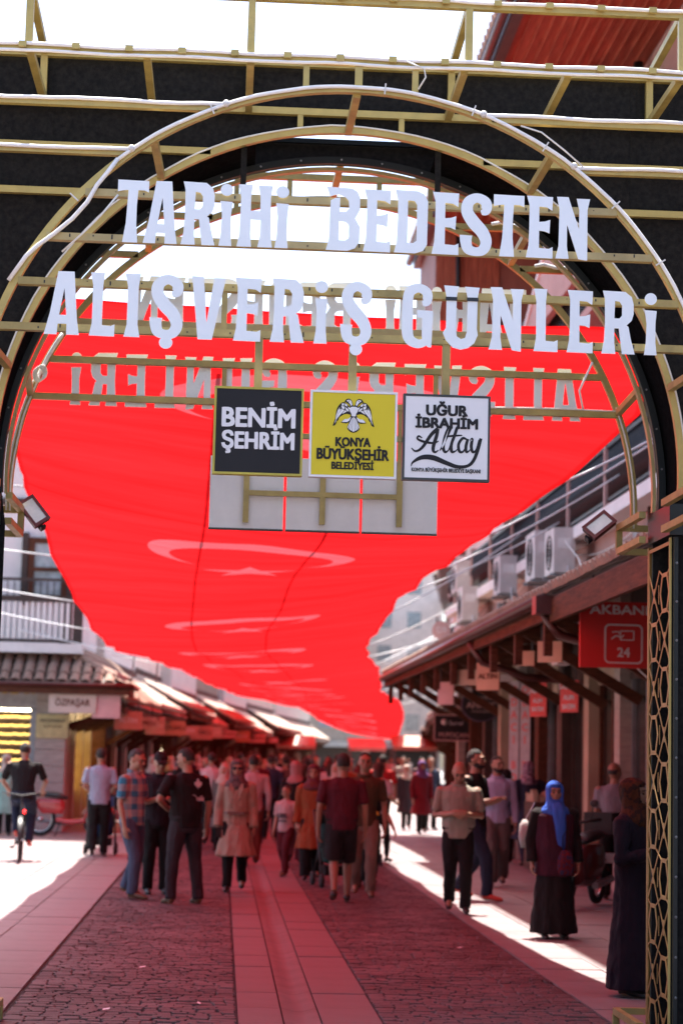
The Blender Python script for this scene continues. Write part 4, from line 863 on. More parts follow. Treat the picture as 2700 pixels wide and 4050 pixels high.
rf=MB().beam((5.48,0,4.2),(E+.06,0,3.5),.05,.09); rfo=pb(rf,'rafter',WOODD)
base=rfo.location.copy()
for i in range(52): o=rfo if i==0 else link('rafter',rfo.data,t); o.location=(0,Y0+.3+.62*i-0,0)
for i in range(14):
    y=15.2+i*2.3
    pb(MB().box(5.28,5.60,y-.19,y+.19,0,4.19),'pilaster',[WOOD,STONE,BEIGE,WOODD][i%4]); 
    if i<13:
        s0,s1=y+.19,y+2.11
        pb(MB().box(5.42,5.60,s0,s1,2.85,4.19),'lintel',[WOODD,BEIGE][i%2]); pb(MB().box(5.38,5.60,s0,s1,0,.14),'plinth',STONE)
        fo=pb(MB().box(5.44,5.54,s0,s0+.08,.14,2.85).box(5.44,5.54,s1-.08,s1,.14,2.85).box(5.44,5.54,(s0+s1)/2-.04,(s0+s1)/2+.04,.14,2.85),'shopfront',[WOODD,GREY,WOOD][i%3]); pb(MB().box(5.49,5.50,s0+.08,s1-.08,.14,2.85),'pane',SHOPGL,fo)
        g=MB()
        for q in range(4):
            for u in range(6): g.box(5.62,5.74,s0+.2+u*.27,s0+.36+u*.27,.6+q*.5,.6+q*.5+rr.uniform(.12,.3))
        pb(g,'window_goods',[GOLDD,BEIGE,WHITEPL,GOLDD][i%4])
        pb(MB().box(5.9,6.0,s0+.3,s1-.3,2.5,2.56),'lamp_strip',LAMPW)
# street goes on beside the camera: unseen houses added to cut side skylight
house('shop_house',2,12.6,1,5.3,3.6,3.4,6.4,STUCP,'unseen pink shop house on the right before the gate, added to block skylight',hr,0)
house('shop_house',2,17.0,-1,4.6,3.0,3.3,6.2,STUCCO,'unseen white shop house on the left before the gate, added to block skylight',hl,0)
# air conditioners
def aircon(loc,label,sc=1):
    t=thing('air_conditioner',label,'air conditioner',loc,0,'air conditioners on the right hand wall')
    MB().box(-.16,.16,-.42,.42,0,.68).build('casing',ACW,t); g=MB()
    g.prism([circ(0,.33,.27,20),circ(0,.33,.235,20)],-.172,-.161,'YZ')
    for r_ in (.06,.12,.18): g.prism([circ(0,.33,r_+.006,16),circ(0,.33,r_-.006,16)],-.170,-.162,'YZ')
    g.build('fan_grille',BLK,t); MB().box(-.1,.1,-.43,-.421,.36,.52).build('service_cover',WHITEPL,t)
    MB().beam((.18,-.35,-.03),(-.2,-.35,-.03),.04).beam((.18,.35,-.03),(-.2,.35,-.03),.04).beam((.17,-.35,-.03),(.17,-.35,-.3),.03).build('wall_bracket',GREY,t)
    MB().tube([(.05,-.425,.1),(.06,-.47,-.15),(.14,-.44,-.5),(.3,-.2,-.8)],.014,6).build('hose',WHITEPL,t,smooth=True); t.scale=(sc,sc,sc)
for i,(y,z,sc,l) in enumerate(((29.9,4.55,1,'large white air conditioner nearest the gate on the right wall'),(31.7,4.62,1.12,'tall white air conditioner second from the gate on the right wall'),(35.8,4.72,1,'white air conditioner alone in the middle of the right wall'),(42.6,5.3,1,'small white air conditioner, upper of the far pair'),(41.4,4.6,1.05,'white air conditioner, lower of the far pair'))): aircon((5.02,y,z),l,sc)
# pipes, junction boxes and loose wires on the wall above the canopy
for i,(y,z0_,z1_) in enumerate(((19.2,4.3,5.05),(25.4,4.3,5.05),(33.6,4.35,5.05),(38.8,4.35,5.05),(44.2,4.3,5.0))):
    pb(MB().tube([(5.44,y,z0_),(5.44,y,z1_)],.035,6),'pipe',GUTTER,smooth=True); pb(MB().box(5.38,5.499,y+.5,y+.8,4.55,4.85),'junction_box',GREY)
for i in range(6):
    a=Vector((5.42,16+i*5,4.75+.06*i)); b_=a+Vector((0,5.2,rr.uniform(-.15,.15))); pb(MB().tube(sag(a,b_,.10+.03*i),.010,5),'wire',BLK if i%2 else CABLE,smooth=True)
for i,y in enumerate((16.8,19.4,26.9,33.2,39.5)):
    pb(MB().box(4.3+.1*i,4.5+.1*i,y,y+.5,3.05,3.16),'fluorescent_fitting',WHITEPL)
for i,(x,y,h_) in enumerate(((5.1,18.0,.9),(5.05,31.6,1.1),(5.0,36.3,.8),(4.95,39.2,1.0),(5.0,42.2,.9))):
    t_=thing('display_stand',['low wooden display stand by the pillar side shop','wooden display rack behind the floral headscarf','small goods stand farther along the right shops','display rack fourth along the right shops','display rack last along the right canopy'][i],'display stand',(x,y,0),0,'display stands outside the right hand shops')
    MB().box(-.2,.2,-.45,.45,.05,h_).build('cabinet',WOODD,t_); g=MB(); [g.box(-.19+.1*q,-.12+.1*q,-.4+.16*u,-.29+.16*u,h_+.001,h_+rr.uniform(.06,.2)) for q in range(4) for u in range(5)]; g.build('goods',[CREAM,BEIGE,PINKS,STUCB,BEIGE][i],t_)['kind']='stuff'
# dangling cable
o=MB().tube([(5.0,29.3,5.0),(4.8,27,4.5),(4.45,24,3.6),(4.6,23,3.0),(5.0,22,2.4)],.008,6).build('cable',CABLE,None,smooth=True); tag(o,'thin white cable hanging down past the red bank sign','cable')
# ================================================================== SIGNS
def hang(name,label,loc,w,h,m,rz=0,lines=(),d=.05,fm=None,group=None,cat='sign',frame=None):
    t=thing(name,label,cat,loc,rz,group); MB().box(-w/2,w/2,0,d,-h/2,h/2).build('panel',m,t)
    if frame: MB().prism([[(-w/2,-h/2),(w/2,-h/2),(w/2,h/2),(-w/2,h/2)],[(-w/2+.03,-h/2+.03),(-w/2+.03,h/2-.03),(w/2-.03,h/2-.03),(w/2-.03,-h/2+.03)]],-.008,-.001).build('frame',frame,t)
    for s in (-1,1): MB().box(s*w*.35-.01,s*w*.35+.01,d*.3,d*.6,h/2,h/2+.35).build('hanger',BLK,t)
    for tx,sz,x,z,mm,xs in lines: text(tx,sz,(x,-.006,z),FR,mm,t,off=sz*.02,xs=xs)
    return t
ak=hang('bank_sign','large red bank sign with white lettering, a card machine symbol and the number 24',(4.42,22,3.15),.98,.735,REDS)
text('AKBANK',.145,(-.01,-.006,.275),FR,LTX,ak,off=.0035,xs=1.28)
def rrect(x0,x1,z0,z1,r,n=6): 
    o=[]
    for cx,cz,a0 in ((x1-r,z1-r,0),(x0+r,z1-r,90),(x0+r,z0+r,180),(x1-r,z0+r,270)): o+=[(cx+r*math.cos(R(a0+90*i/n)),cz+r*math.sin(R(a0+90*i/n))) for i in range(n+1)]
    return o
MB().prism([rrect(-.215,.215,-.32,.12,.06),rrect(-.198,.198,-.303,.103,.045)],-.004,-.001).build('symbol',LTX,ak)
MB().prism([rrect(-.04,.12,-.06,.05,.01),rrect(-.03,.11,-.05,.04,.006)],-.004,-.001).build('symbol',LTX,ak); MB().prism([stroke([(-.14,-.05,.012),(-.08,-.01,.014),(-.03,-.03,.012),(.0,.0,.012)],3)],-.006,-.004).prism([stroke([(-.13,.03,.010),(-.06,.035,.012),(-.05,.01,.012)],3)],-.0065,-.004).build('symbol',LTX,ak)
text('24',.145,(0,-.006,-.20),FR,LTX,ak,off=.004,xs=1.0)
t=thing('oval_sign','black oval shop sign with pink lettering hanging under the right hand canopy','sign',(5.15,40,2.84)); MB().prism([[(a*1.0,b*.86) for a,b in circ(0,0,.40,32)]],0,.06).build('panel',BLK,t); MB().prism([[(a*1.0,b*.86) for a,b in circ(0,0,.40,32)],[(a*.92,b*.79) for a,b in circ(0,0,.40,32)]],-.012,-.001).build('frame',mat('sign_frame_purple',(.10,.07,.12),.4),t)
text('KUYUMCU',.105,(0,-.006,.13),FR,PINKS,t,off=.002,xs=1.0); text('AHMET',.17,(0,-.006,-.02),FR,PINKS,t,off=.004,xs=1.05); text('MÜCEVHERAT',.06,(0,-.006,-.14),FR,PINKS,t)
MB().box(-.01,.01,.02,.04,.33,.7).build('hanger',BLK,t)
t=hang('shop_sign','black rectangular shop sign with pale frame beside the oval sign',(5.0,43.5,2.42),.86,.58,BLK,frame=PINKS,lines=(('M.POÇAN',.15,.02,-.16,PINKS,1.0),)); MB().ball((-.2,-.02,.12),.07,8,6).build('emblem',WHITEPL,t); text('Sarraf',.13,(.06,-.006,.10),FR,LTX,t)
for i,(x,y,z,w,h,m,l,tx) in enumerate(((4.0,24.5,3.08,.34,.26,PEACH,'peach hanging plate nearest the gate under the right eave',''),(4.02,26.6,3.1,.26,.2,PEACH,'small peach plate second from the gate under the right eave',''),(4.0,30.3,3.0,.40,.42,PEACH,'large peach hanging plate under the right eave','ALTIN'),(4.05,33.3,3.1,.5,.26,BEIGE,'beige hanging plate under the right eave',''),(4.1,37,2.95,.34,.42,PINKS,'pink tag shaped plate far along the right eave','')) ):
    hang('eave_plate',l,(x,y,z),w,h,m,R(-38),((tx,.12,0,0,WOOD,1),) if tx else (),.03,group='small plates hanging under the right eave')
sp=thing('shutter_panel','tall grey panels with red vertical lettering on the right hand facade','sign',(5.24,35.3,2.08)); sp.scale=(.82,.82,.82); 
for k,x in ((0,-.16),(1,.16)):
    MB().box(x-.14,x+.14,0,.03,-1.5,1.3).build('panel',mat('panel_grey_pink',(.36,.31,.32),.5),sp)
    for i,ch in enumerate('ODACI BOY'): 
        if ch!=' ': text(ch,.24,(x,-.008,1.10-i*.27),FR,REDS,sp,off=.006)
sp.rotation_euler.z=R(-50)
for (x,y,z,w,h,tx,l) in ((5.2,33.0,2.75,.40,.56,'ALTIN','red poster with white writing in the middle right shop window'),(5.2,30.0,2.72,.38,.48,'DÖVİZ','bright red poster nearer the bank sign on the right facade')):
    hang('poster',l,(x,y,z),w,h,mat('poster_red',(.70,.03,.02),.5),R(-55),((tx,.13,0,.15,LTX,1),('ALIM',.10,0,-.02,LTX,1),('SATIM',.10,0,-.16,LTX,1)),.02,group='red posters on the right hand facade')
t=thing('security_camera','small white security camera beside the gate pillar','camera',(4.6,20.6,2.35)); MB().box(-.10,.05,-.06,.06,-.06,.05).build('housing',WHITEPL,t); MB().tube([(-.105,0,0),(-.125,0,0)],.04,10).build('lens',BLK,t); MB().beam((.02,0,.05),(.3,0,.16),.02).build('bracket',WHITEPL,t)
# left hand signs hanging along the canopy edge
LS=[(-3.15,41.95,2.72,.98,.42,CREAM,'cream hanging sign with brown lettering at the left corner','ÖZPAŞAR'),(-2.45,42.0,2.68,.58,.52,PINKS,'pink hanging sign just right of the cream one','')]
for i,(x,y,z,w,h,m,l,tx) in enumerate(LS): hang('hanging_sign',l,(x,y,z),w,h,m,0,((tx,.2,0,0,WOOD,.8),) if tx else (),.04,group='signs hanging along the left canopy')
lab=['first coral','second coral','third coral','fourth pink','fifth coral','sixth coral','seventh pink','eighth pink','ninth coral','tenth pink','eleventh pink']
for i,y in enumerate((44.2,47.6,51.6,55.6,60.5,65.5,71,77,84,92,101)):
    F=Fr(y,y+2,-1); p=F.p(0,2.5 if y>52 else 2.65,2.42 if y<66 else 2.5); m=PINKS if i in (3,6,7,9,10) else CORAL
    hang('hanging_sign',lab[i]+' sign along the left canopy counted from the corner',tuple(p),(.62,.74,.5,.66)[i%4],(.40,.28,.46)[i%3],(m,CREAM,PINKS,PEACH,m)[i%5],R(8),(('KUYUMCU' if i%2 else 'ALTIN',.14,0,0,WOODD if i%2 else LTX,1),),.04,group='signs hanging along the left canopy')
t=thing('bright_sign','white rooftop sign board leaning above the left canopy','sign',(-.75-1.2,49.5,4.35),R(10)); MB().box(-.42,.42,0,.05,-.28,.28).build('panel',WHITE,t); MB().beam((-.3,.04,-.28),(-.3,.3,-.9),.03).beam((.3,.04,-.28),(.3,.3,-.9),.03).build('bracket',GREY,t); text('ALTIN',.2,(0,-.006,.05),FR,PEACH,t)
t=thing('round_sign','round pink sign with white letter high on the right hand wall','sign',(5.0,46.2,4.72)); MB().prism([circ(0,0,.22,20)],0,.05).build('panel',PINKS,t); text('D9',.2,(0,-.006,0),FR,LTX,t)
WHC_=mat('awning_white',(.7,.68,.66),.7)
# small awning and umbrellas far away
for i,(y,off,z,m,l) in enumerate(()):
    c=cY(y); t=thing('market_umbrella',l,'umbrella',(c+off,y,0)); MB().tube([(0,0,0),(0,0,z+.5)],.025,6).build('pole',GREY,t); mb=MB(); n=8
    vs=[(0,0,z+.55)]+[(1.5*math.cos(2*pi*k/n),1.5*math.sin(2*pi*k/n),z) for k in range(n)]; mb.add(vs,[(0,1+k,1+(k+1)%n) for k in range(n)]); mb.build('canopy',m,t)

for i,(y,off,w_,l) in enumerate(((112,-2.2,2.2,'cream market stall awning far off, left of centre'),(120,1.4,2.2,'white market stall awning far off, right of centre'),(100,4.6,2.2,'pale market stall awning by the far right houses'))):
    t=thing('market_stall',l,'market stall',(cY(y)+off,y,0)); mm=[CREAM,WHC_,CORAL,PEACH][i]
    MB().add([(-w_/2,-1,2.35),(w_/2,-1,2.35),(w_/2,1,2.9),(-w_/2,1,2.9),(-w_/2,-1,2.15),(w_/2,-1,2.15)],[(0,1,2,3),(4,5,1,0)]).build('awning',mm,t)
    for sx in (-1,1):
        for yy in (-.95,.95): MB().beam((sx*(w_/2-.08),yy,0),(sx*(w_/2-.08),yy,2.3 if yy<0 else 2.85),.05).build('post',GREY,t)
    MB().box(-w_/2+.2,w_/2-.2,-.5,.7,0,.85).build('counter',WOODD,t); g=MB(); [g.box(-w_/2+.3+q*.4,-w_/2+.6+q*.4,-.4,.4,.86,.95+rr.random()*.3) for q in range(int((w_-.6)/.4))]; g.build('goods',BEIGE,t)['kind']='stuff'
# ================================================================== PEOPLE
PEND=[]      # meshes waiting for voxel remesh
def pmat(name,col,kind='plain',rough=.85,c2=None,trans=None):
    if name in MC: return MC[name]
    m=mat(name,col,rough,0,.10,7,.55,9,stretch=(1.6,1.6,.55)); t=m.node_tree; b=t.nodes['Principled BSDF']; b.inputs['Specular IOR Level'].default_value=.25
    tc=t.nodes['Texture Coordinate']; base=b.inputs['Base Color'].links[0].from_socket
    for nd in t.nodes:
        if nd.type=='BUMP': nd.inputs['Distance'].default_value=.06
    if kind!='plain':
        mx=t.nodes.new('ShaderNodeMixRGB'); t.links.new(base,mx.inputs[1]); mx.inputs[2].default_value=(*c2,1)
        if kind=='check':
            se=t.nodes.new('ShaderNodeSeparateXYZ'); t.links.new(tc.outputs['Object'],se.inputs[0]); fs=[]
            for o_,fr in ((0,42),(2,42),(1,42)):
                a=t.nodes.new('ShaderNodeMath'); a.operation='MULTIPLY'; a.inputs[1].default_value=fr; t.links.new(se.outputs[o_],a.inputs[0]); s_=t.nodes.new('ShaderNodeMath'); s_.operation='SINE'; t.links.new(a.outputs[0],s_.inputs[0]); g=t.nodes.new('ShaderNodeMath'); g.operation='GREATER_THAN'; g.inputs[1].default_value=.15; t.links.new(s_.outputs[0],g.inputs[0]); fs.append(g.outputs[0])
            a=t.nodes.new('ShaderNodeMath'); a.operation='ADD'; t.links.new(fs[0],a.inputs[0]); t.links.new(fs[1],a.inputs[1]); h=t.nodes.new('ShaderNodeMath'); h.operation='MULTIPLY'; h.inputs[1].default_value=.5; t.links.new(a.outputs[0],h.inputs[0]); t.links.new(h.outputs[0],mx.inputs[0])
        else:
            v=t.nodes.new('ShaderNodeTexNoise'); v.inputs['Scale'].default_value=22 if kind=='floral' else 45; v.inputs['Detail'].default_value=2; t.links.new(tc.outputs['Object'],v.inputs[0]); r_=t.nodes.new('ShaderNodeValToRGB'); r_.color_ramp.elements[0].position=.50; r_.color_ramp.elements[1].position=.54; t.links.new(v.outputs['Fac'],r_.inputs[0]); t.links.new(r_.outputs[0],mx.inputs[0])
        t.links.new(mx.outputs[0],b.inputs['Base Color'])
    MC[name]=m; return m
SKIN=mat('skin',(.33,.175,.115),.55,0,.06,9,.1,90); SKIN2=mat('skin_tanned',(.29,.15,.095),.55,0,.06,9,.1,90)
for m_ in (SKIN,SKIN2): m_.node_tree.nodes['Principled BSDF'].inputs['Subsurface Weight'].default_value=.0
HAIRD=mat('dark_hair',(.018,.013,.010),.7,0,.3,30,.6,120,stretch=(3,3,.5)); HAIRG=mat('grey_hair',(.055,.05,.048),.8,0,.3,30,.6,120); HAIRB=mat('brown_hair',(.05,.028,.018),.65,0,.3,30,.6,120,stretch=(3,3,.5))
SHOE=mat('dark_leather_shoe',(.022,.018,.017),.5); SHOEB=mat('brown_shoe',(.14,.07,.035),.55); SHOER=mat('red_sneaker',(.5,.035,.02),.6); SHOEW=mat('pale_sneaker',(.45,.42,.40),.6)
EYE=mat('eye_dark',(.02,.015,.012),.2); LIP=mat('lips',(.36,.13,.11),.5); SUNG=mat('sunglasses',(.01,.01,.011),.1,spec=.8)
def lerp(a,b,t): return tuple(p+(q-p)*t for p,q in zip(a,b))
def person(label,x,y,face,h,top,bottom,q=1,skin=SKIN,hair=('short',HAIRD),legs='stand',st=.10,arms=('down','down'),shoe=SHOE,head=(0,0),fat=1.0,wide=1.0,group=None,z=0,extra=None,lean=0,handmesh=True):
    """top: list of (kind, material); bottom: (kind, material); head: (turn deg, nod deg)"""
    t=thing('person',label,'person',(x,y,z),R(face),group); vox=(.0095,.012) if q==1 else ((.015,.017) if q==2 else (.024,.026)); nseg=10
    LM=Matrix.Translation((0,0,.52*h))@Matrix.Rotation(R(lean),4,'X')@Matrix.Translation((0,0,-.52*h))
    U=lambda mb: mb
    def sc(mb,up=False,hd=False):
        out=[]
        for v in mb.v:
            v=Vector(v)
            if hd:
                k=max(0,min(1,(v.z-.83)/.05)); piv=Vector((0,0,.87)); 
                if k>0:
                    RM=Matrix.Rotation(R(head[0])*k,3,'Z')@Matrix.Rotation(R(head[1])*k,3,'X'); v=piv+RM@(v-piv)
            v=v*h
            if up and lean: v=LM@v
            out.append(v)
        mb.v=out; return mb
    W_=wide; Ft=fat
    # leg joints
    LG={}
    for i,s in enumerate((-1,1)):
        if legs=='stand': hp,kn,an=(s*.048,0,.50),(s*.055,-.012,.275),(s*.060,.008,.045)
        elif legs=='wide': hp,kn,an=(s*.050,0,.50),(s*.080,-.014,.275),(s*.098,.010,.045)
        elif legs=='walk':
            fwd=(s==-1) if st>0 else (s==1); d=abs(st)
            if fwd: hp,kn,an=(s*.048,0,.50),(s*.050,-d*.75-.02,.285),(s*.050,-d,.050)
            else: hp,kn,an=(s*.048,0,.50),(s*.050,d*.15-.03,.29),(s*.050,d*1.15,.085)
        elif legs=='ride':
            hp=(s*.052,0,.53); kn,an=((s*.075,-.20,.44),(s*.06,-.16,.215)) if s==1 else ((s*.075,-.19,.36),(s*.06,-.10,.13))
        LG[s]=(Vector(hp),Vector(kn),Vector(an))
    # arm joints
    AR={}
    for a,s in zip(arms,(-1,1)):
        S0=Vector((s*.108*W_,.004,.795))
        E_,Wr,dr,wd={'down':((s*.135*W_,.015,.63),(s*.140*W_,-.025,.49),(0,-.15,-1),(0,1,0)),
          'fwd':((s*.130*W_,-.05,.635),(s*.132*W_,-.125,.52),(0,-.5,-1),(0,1,-.4)),'back':((s*.132*W_,.075,.64),(s*.140*W_,.10,.50),(0,.1,-1),(0,1,0)),
          'phone':((s*.135*W_,-.01,.635),(s*.055,-.155,.665),(-s*.5,-.7,.35),(s*.7,-.5,0)),
          'clasp':((s*.136*W_,.015,.635),(s*.040,-.125,.650),(-s*.9,-.35,.1),(0,.1,1)),
          'bars':((s*.16*W_,-.09,.66),(s*.15,-.215,.60),(0,-1,-.25),(1,0,0)),'push':((s*.135*W_,.01,.645),(s*.10,-.15,.60),(0,-1,0),(1,0,0)),
          'elbowout':((s*.185*W_,.03,.665),(s*.09,-.09,.60),(-s,-.3,0),(0,0,1)),'raise':((s*.15*W_,-.06,.68),(s*.08,-.15,.79),(-s*.3,-.5,.8),(1,0,0)),
          'swing':((s*.17*W_,-.02,.645),(s*.215*W_,-.09,.53),(s*.3,-.5,-1),(0,1,0))}[a]
        AR[s]=(S0,Vector(E_),Vector(Wr),Vector(dr).normalized(),Vector(wd).normalized())
    TR=[(.470,.085,.060),(.52,.090,.066),(.575,.080*Ft,.058*Ft),(.62,.077*Ft,.057*Ft),(.70,.088*W_,.062),(.755,.098*W_,.062),(.795,.100*W_,.052),(.820,.072*W_,.043),(.836,.040,.036)]
    def hand(mb,s):
        S0,E0,Wr,d,wd=AR[s]; n=d.cross(wd).normalized(); 
        if n.dot(Vector((-s,-.3,-.2)))<0: n=-n
        c=Wr+d*.030; A=[Wr,Wr+d*.015,Wr+d*.035,Wr+d*.056]
        for o_ in (-.012,-.004,.004,.012): mb.tube([p+wd*o_*(.6+.4*i/3) for i,p in enumerate(A)],[.0095,.0105,.0105,.009],6)
        for k,(o_,L_) in enumerate(((-.0165,.036),(-.0055,.043),(.0055,.041),(.0165,.032))):
            b=Wr+d*.052+wd*o_; m1=b+d*L_*.45+n*.005; m2=m1+d*L_*.35+n*.014; m3=m2+d*L_*.15+n*.014; mb.tube([b-d*.01,b,m1,m2,m3],[.0055,.0058,.0054,.005,.0042],6)
        tb=Wr+d*.018-wd*.014; mb.tube([tb,tb-wd*.016+d*.012+n*.008,tb-wd*.022+d*.030+n*.016],[.007,.0062,.005],6)
    b=MB()
    up=MB().rings([(0,.0,z_,rx,ry) for z_,rx,ry in TR],16); up.tube([(0,.004,.815),(0,.0,.85),(0,-.008,.885)],[.040,.033,.031],12)
    for s in (-1,1):
        S0,E0,Wr,d,wd=AR[s]; up.tube([S0+Vector((-s*.02,0,.004)),S0,S0.lerp(E0,.5),E0,E0.lerp(Wr,.35),Wr,Wr+d*.01],[.030,.031,.026,.0215,.0215,.0155,.013],nseg); up.ball(S0,.033,8,6); up.ball(E0,.0215,8,6); hand(up,s)
    sc(up,True); b.add(up.v,up.f)
    hd=MB(); hd.ball((0,.006,.940),1,18,14,(.0445,.0560,.0600)); hd.ball((0,-.018,.906),1,14,10,(.0360,.0400,.0400)); hd.ball((0,-.038,.886),.014,8,6); hd.tube([(0,-.048,.945),(0,-.0655,.922),(0,-.056,.915)],[.005,.0085,.006],8)
    for s in (-1,1): hd.ball((s*.0445,.006,.925),1,8,6,(.006,.012,.019)); hd.ball((s*.024,-.036,.918),.016,8,6); hd.tube([(0,-.050,.952),(s*.02,-.050,.954),(s*.034,-.038,.950)],[.006,.007,.005],6)
    hd.tube([(0,.0,.85),(0,-.004,.91)],[.031,.033],10); sc(hd,True,True); b.add(hd.v,hd.f)
    lo=MB().rings([(0,0,z_,rx,ry) for z_,rx,ry in ((.455,.05,.05),(.48,.084,.062),(.52,.090,.066),(.56,.08,.058))],14)
    for s in (-1,1):
        hp,kn,an=LG[s]; lo.tube([hp+Vector((0,0,.02)),hp.lerp(kn,.3),hp.lerp(kn,.7),kn,kn.lerp(an,.3),kn.lerp(an,.65),an],[.052,.050,.038,.031,.033,.025,.020],nseg); lo.ball(kn,.031,8,6)
        f0=an+Vector((0,.022,-.028)); lo.tube([f0,an+Vector((0,-.02,-.018)),an+Vector((s*.004,-.075,-.032)),an+Vector((s*.004,-.105,-.036))],[.017,.021,.016,.010],8)
    sc(lo); b.add(lo.v,lo.f); o=b.build('body',skin,t,fixn=False); PEND.append((o,vox[0],0))
    # ---- clothes
    def shell(mb,name,m,up_=True,fold=.0075,hd_=False): 
        sc(mb,up_,hd_); o=mb.build(name,m,t,fixn=False); PEND.append((o,vox[1],fold)); return o
    for kind,m in top:
        if kind in('shirt','tee','polo','longshirt'):
            z0=.485 if kind!='longshirt' else .44; g=MB().rings([(0,0,z_,rx+.010,ry+.012) for z_,rx,ry in [(z0,.090,.066)]+TR[1:7]]+[(0,0,.826,.070*W_,.046),(0,0,.842,.044,.040)],18); fr=.8 if kind in('tee','polo') else 2
            for s in (-1,1):
                S0,E0,Wr,d,wd=AR[s]
                g.ball(S0+Vector((-s*.008,0,-.006)),.036,10,7)
                if fr<1: g.tube([S0+Vector((-s*.03,0,0)),S0,S0.lerp(E0,.4),S0.lerp(E0,fr)],[.034,.0375,.0365,.037],10)
                else: g.tube([S0+Vector((-s*.03,0,0)),S0,S0.lerp(E0,.5),E0,E0.lerp(Wr,.5),Wr],[.034,.037,.033,.029,.026,.022],10); g.ball(E0,.029,8,6)
            shell(g,'shirt',m)
            if kind in('polo','shirt') and q<3: 
                g=MB().tube([(.045*math.sin(a),.002-.040*math.cos(a)-.006,.846-.010*math.cos(a)) for a in [R(-150)+R(300)*i/10 for i in range(11)]],.009,6); sc(g,True); g.build('collar',m,t,smooth=True)
        elif kind=='vest':
            g=MB().rings([(0,.004,.40,.138,.104),(0,.004,.50,.120,.098),(0,0,.58,.112*Ft,.090*Ft),(0,0,.70,.116*W_,.090),(0,0,.78,.122*W_,.080),(0,0,.832,.082,.056)],18); shell(g,'vest',m)
        elif kind in('coat','dress','tunic'):
            hz={'coat':.27,'dress':.035,'tunic':.36}[kind]; f={'coat':.055,'dress':.052,'tunic':.03}[kind]; stv=abs(st)*.55 if legs=='walk' else 0; nf=9
            R_=[(0,0,hz,.100+f,.078+f*.8+stv),(0,0,hz+(.5-hz)*.5,.098+f*.6,.078+f*.5+stv*.5),(0,0,.50,.103,.082),(0,0,.575,.094*Ft,.074*Ft),(0,0,.62,.092*Ft,.072*Ft),(0,0,.70,.100*W_,.076),(0,0,.76,.112*W_,.074),(0,0,.80,.112*W_,.066),(0,0,.828,.078*W_,.050),(0,0,.846,.046,.043)]
            ph=rr.random()*6; g=MB().rings(R_,36,lambda i,a: 1+((.055,.035,.01,0,0,0,0,0,0,0)[i])*math.sin(nf*a+ph+i)+((.03,.015,0)[i] if i<3 else 0)*math.sin(4*a+ph*2))
            for s in (-1,1):
                S0,E0,Wr,d,wd=AR[s]; g.ball(S0+Vector((-s*.006,0,-.003)),.043,10,7); g.tube([S0+Vector((-s*.03,0,0)),S0,S0.lerp(E0,.5),E0,E0.lerp(Wr,.6),Wr],[.043,.044,.040,.036,.033,.034],10); g.ball(E0,.036,8,6)
            shell(g,{'coat':'coat','dress':'dress','tunic':'tunic'}[kind],m,fold=.011)
    bk,bm=bottom if bottom else (None,None)
    if bk:
        g=MB().rings([(0,0,z_,rx,ry) for z_,rx,ry in ((.455,.06,.058),(.475,.092,.072),(.52,.097,.074),(.565,.090*Ft,.066*Ft))],16)
        for s in (-1,1):
            hp,kn,an=LG[s]; hem=an+Vector((0,.006,-.014))
            if bk=='trousers': g.tube([hp+Vector((0,0,.02)),hp.lerp(kn,.35),hp.lerp(kn,.75),kn,kn.lerp(an,.4),kn.lerp(an,.8),hem],[.060,.059,.050,.044,.042,.038,.039],12); g.ball(kn,.043,8,6)
            elif bk=='loose': g.tube([hp+Vector((0,0,.02)),hp.lerp(kn,.5),kn,kn.lerp(an,.5),hem],[.062,.062,.056,.055,.056],12)
            elif bk=='leggings': g.tube([hp+Vector((0,0,.02)),hp.lerp(kn,.3),hp.lerp(kn,.7),kn,kn.lerp(an,.3),kn.lerp(an,.7),an+Vector((0,0,.01))],[.056,.054,.042,.035,.037,.028,.024],12)
            elif bk=='shorts': e=kn+(kn-hp)*.02; g.tube([hp+Vector((0,0,.02)),hp.lerp(kn,.35),hp.lerp(kn,.75),e],[.062,.062,.058,.057],12)
        shell(g,{'shorts':'shorts','leggings':'leggings'}.get(bk,'trousers'),bm,up_=False)
    for s in (-1,1):
        hp,kn,an=LG[s]; g=MB(); Ap=lambda dx,dy,dz: an+Vector((s*dx,dy,dz)); tilt=0 if an.z<.06 else -.02
        g.tube([Ap(0,.036,-.022),Ap(0,.030,-.020),Ap(0,0,-.014),Ap(.003,-.045,-.022+tilt),Ap(.005,-.085,-.029+tilt),Ap(.005,-.110,-.033+tilt),Ap(.005,-.118,-.035+tilt)],[.008,.019,.024,.023,.021,.015,.006],10,flat=.8); 
        sc(g); g.v=[Vector((v.x,v.y,max(v.z,.002))) if an.z<.06 and legs!='ride' else v for v in map(Vector,g.v)]; g.build('shoe',shoe,t,smooth=True)
    # ---- hair, scarves, faces
    hk,hm=hair
    if hk in('short','bald','cap','long','bun'):
        g=MB().ball((0,.008,.942),1,32,22,(.0478,.0585,.0615) if hk!='bald' else (.0468,.0580,.0560)); o=[]
        for v in g.v:
            v=Vector(v); dx,dy,dz=v.x,v.y-.008,v.z-.942; inn=(dy<-.008 and dz<.043-.35*abs(dx)) or dz<-.034 or (dy<.012 and dz<-.002) 
            if hk=='bald': inn=inn or dz>.006 or dy<-.0
            if hk=='long': inn=(dy<-.014 and dz<.026) or dz<-.055
            if inn: v=Vector((dx*.80,.008+dy*.80,.942+dz*.86))
            o.append(v)
        g.v=o
        if hk=='long': g.tube([(0,.035,.95),(0,.058,.90),(0,.062,.84),(0,.058,.77)],[.045,.046,.044,.02],12)
        if hk=='bun': g.ball((0,.068,.955),.028,10,8)
        sc(g,True,True); o_=g.build('hair',hm,t,smooth=True)
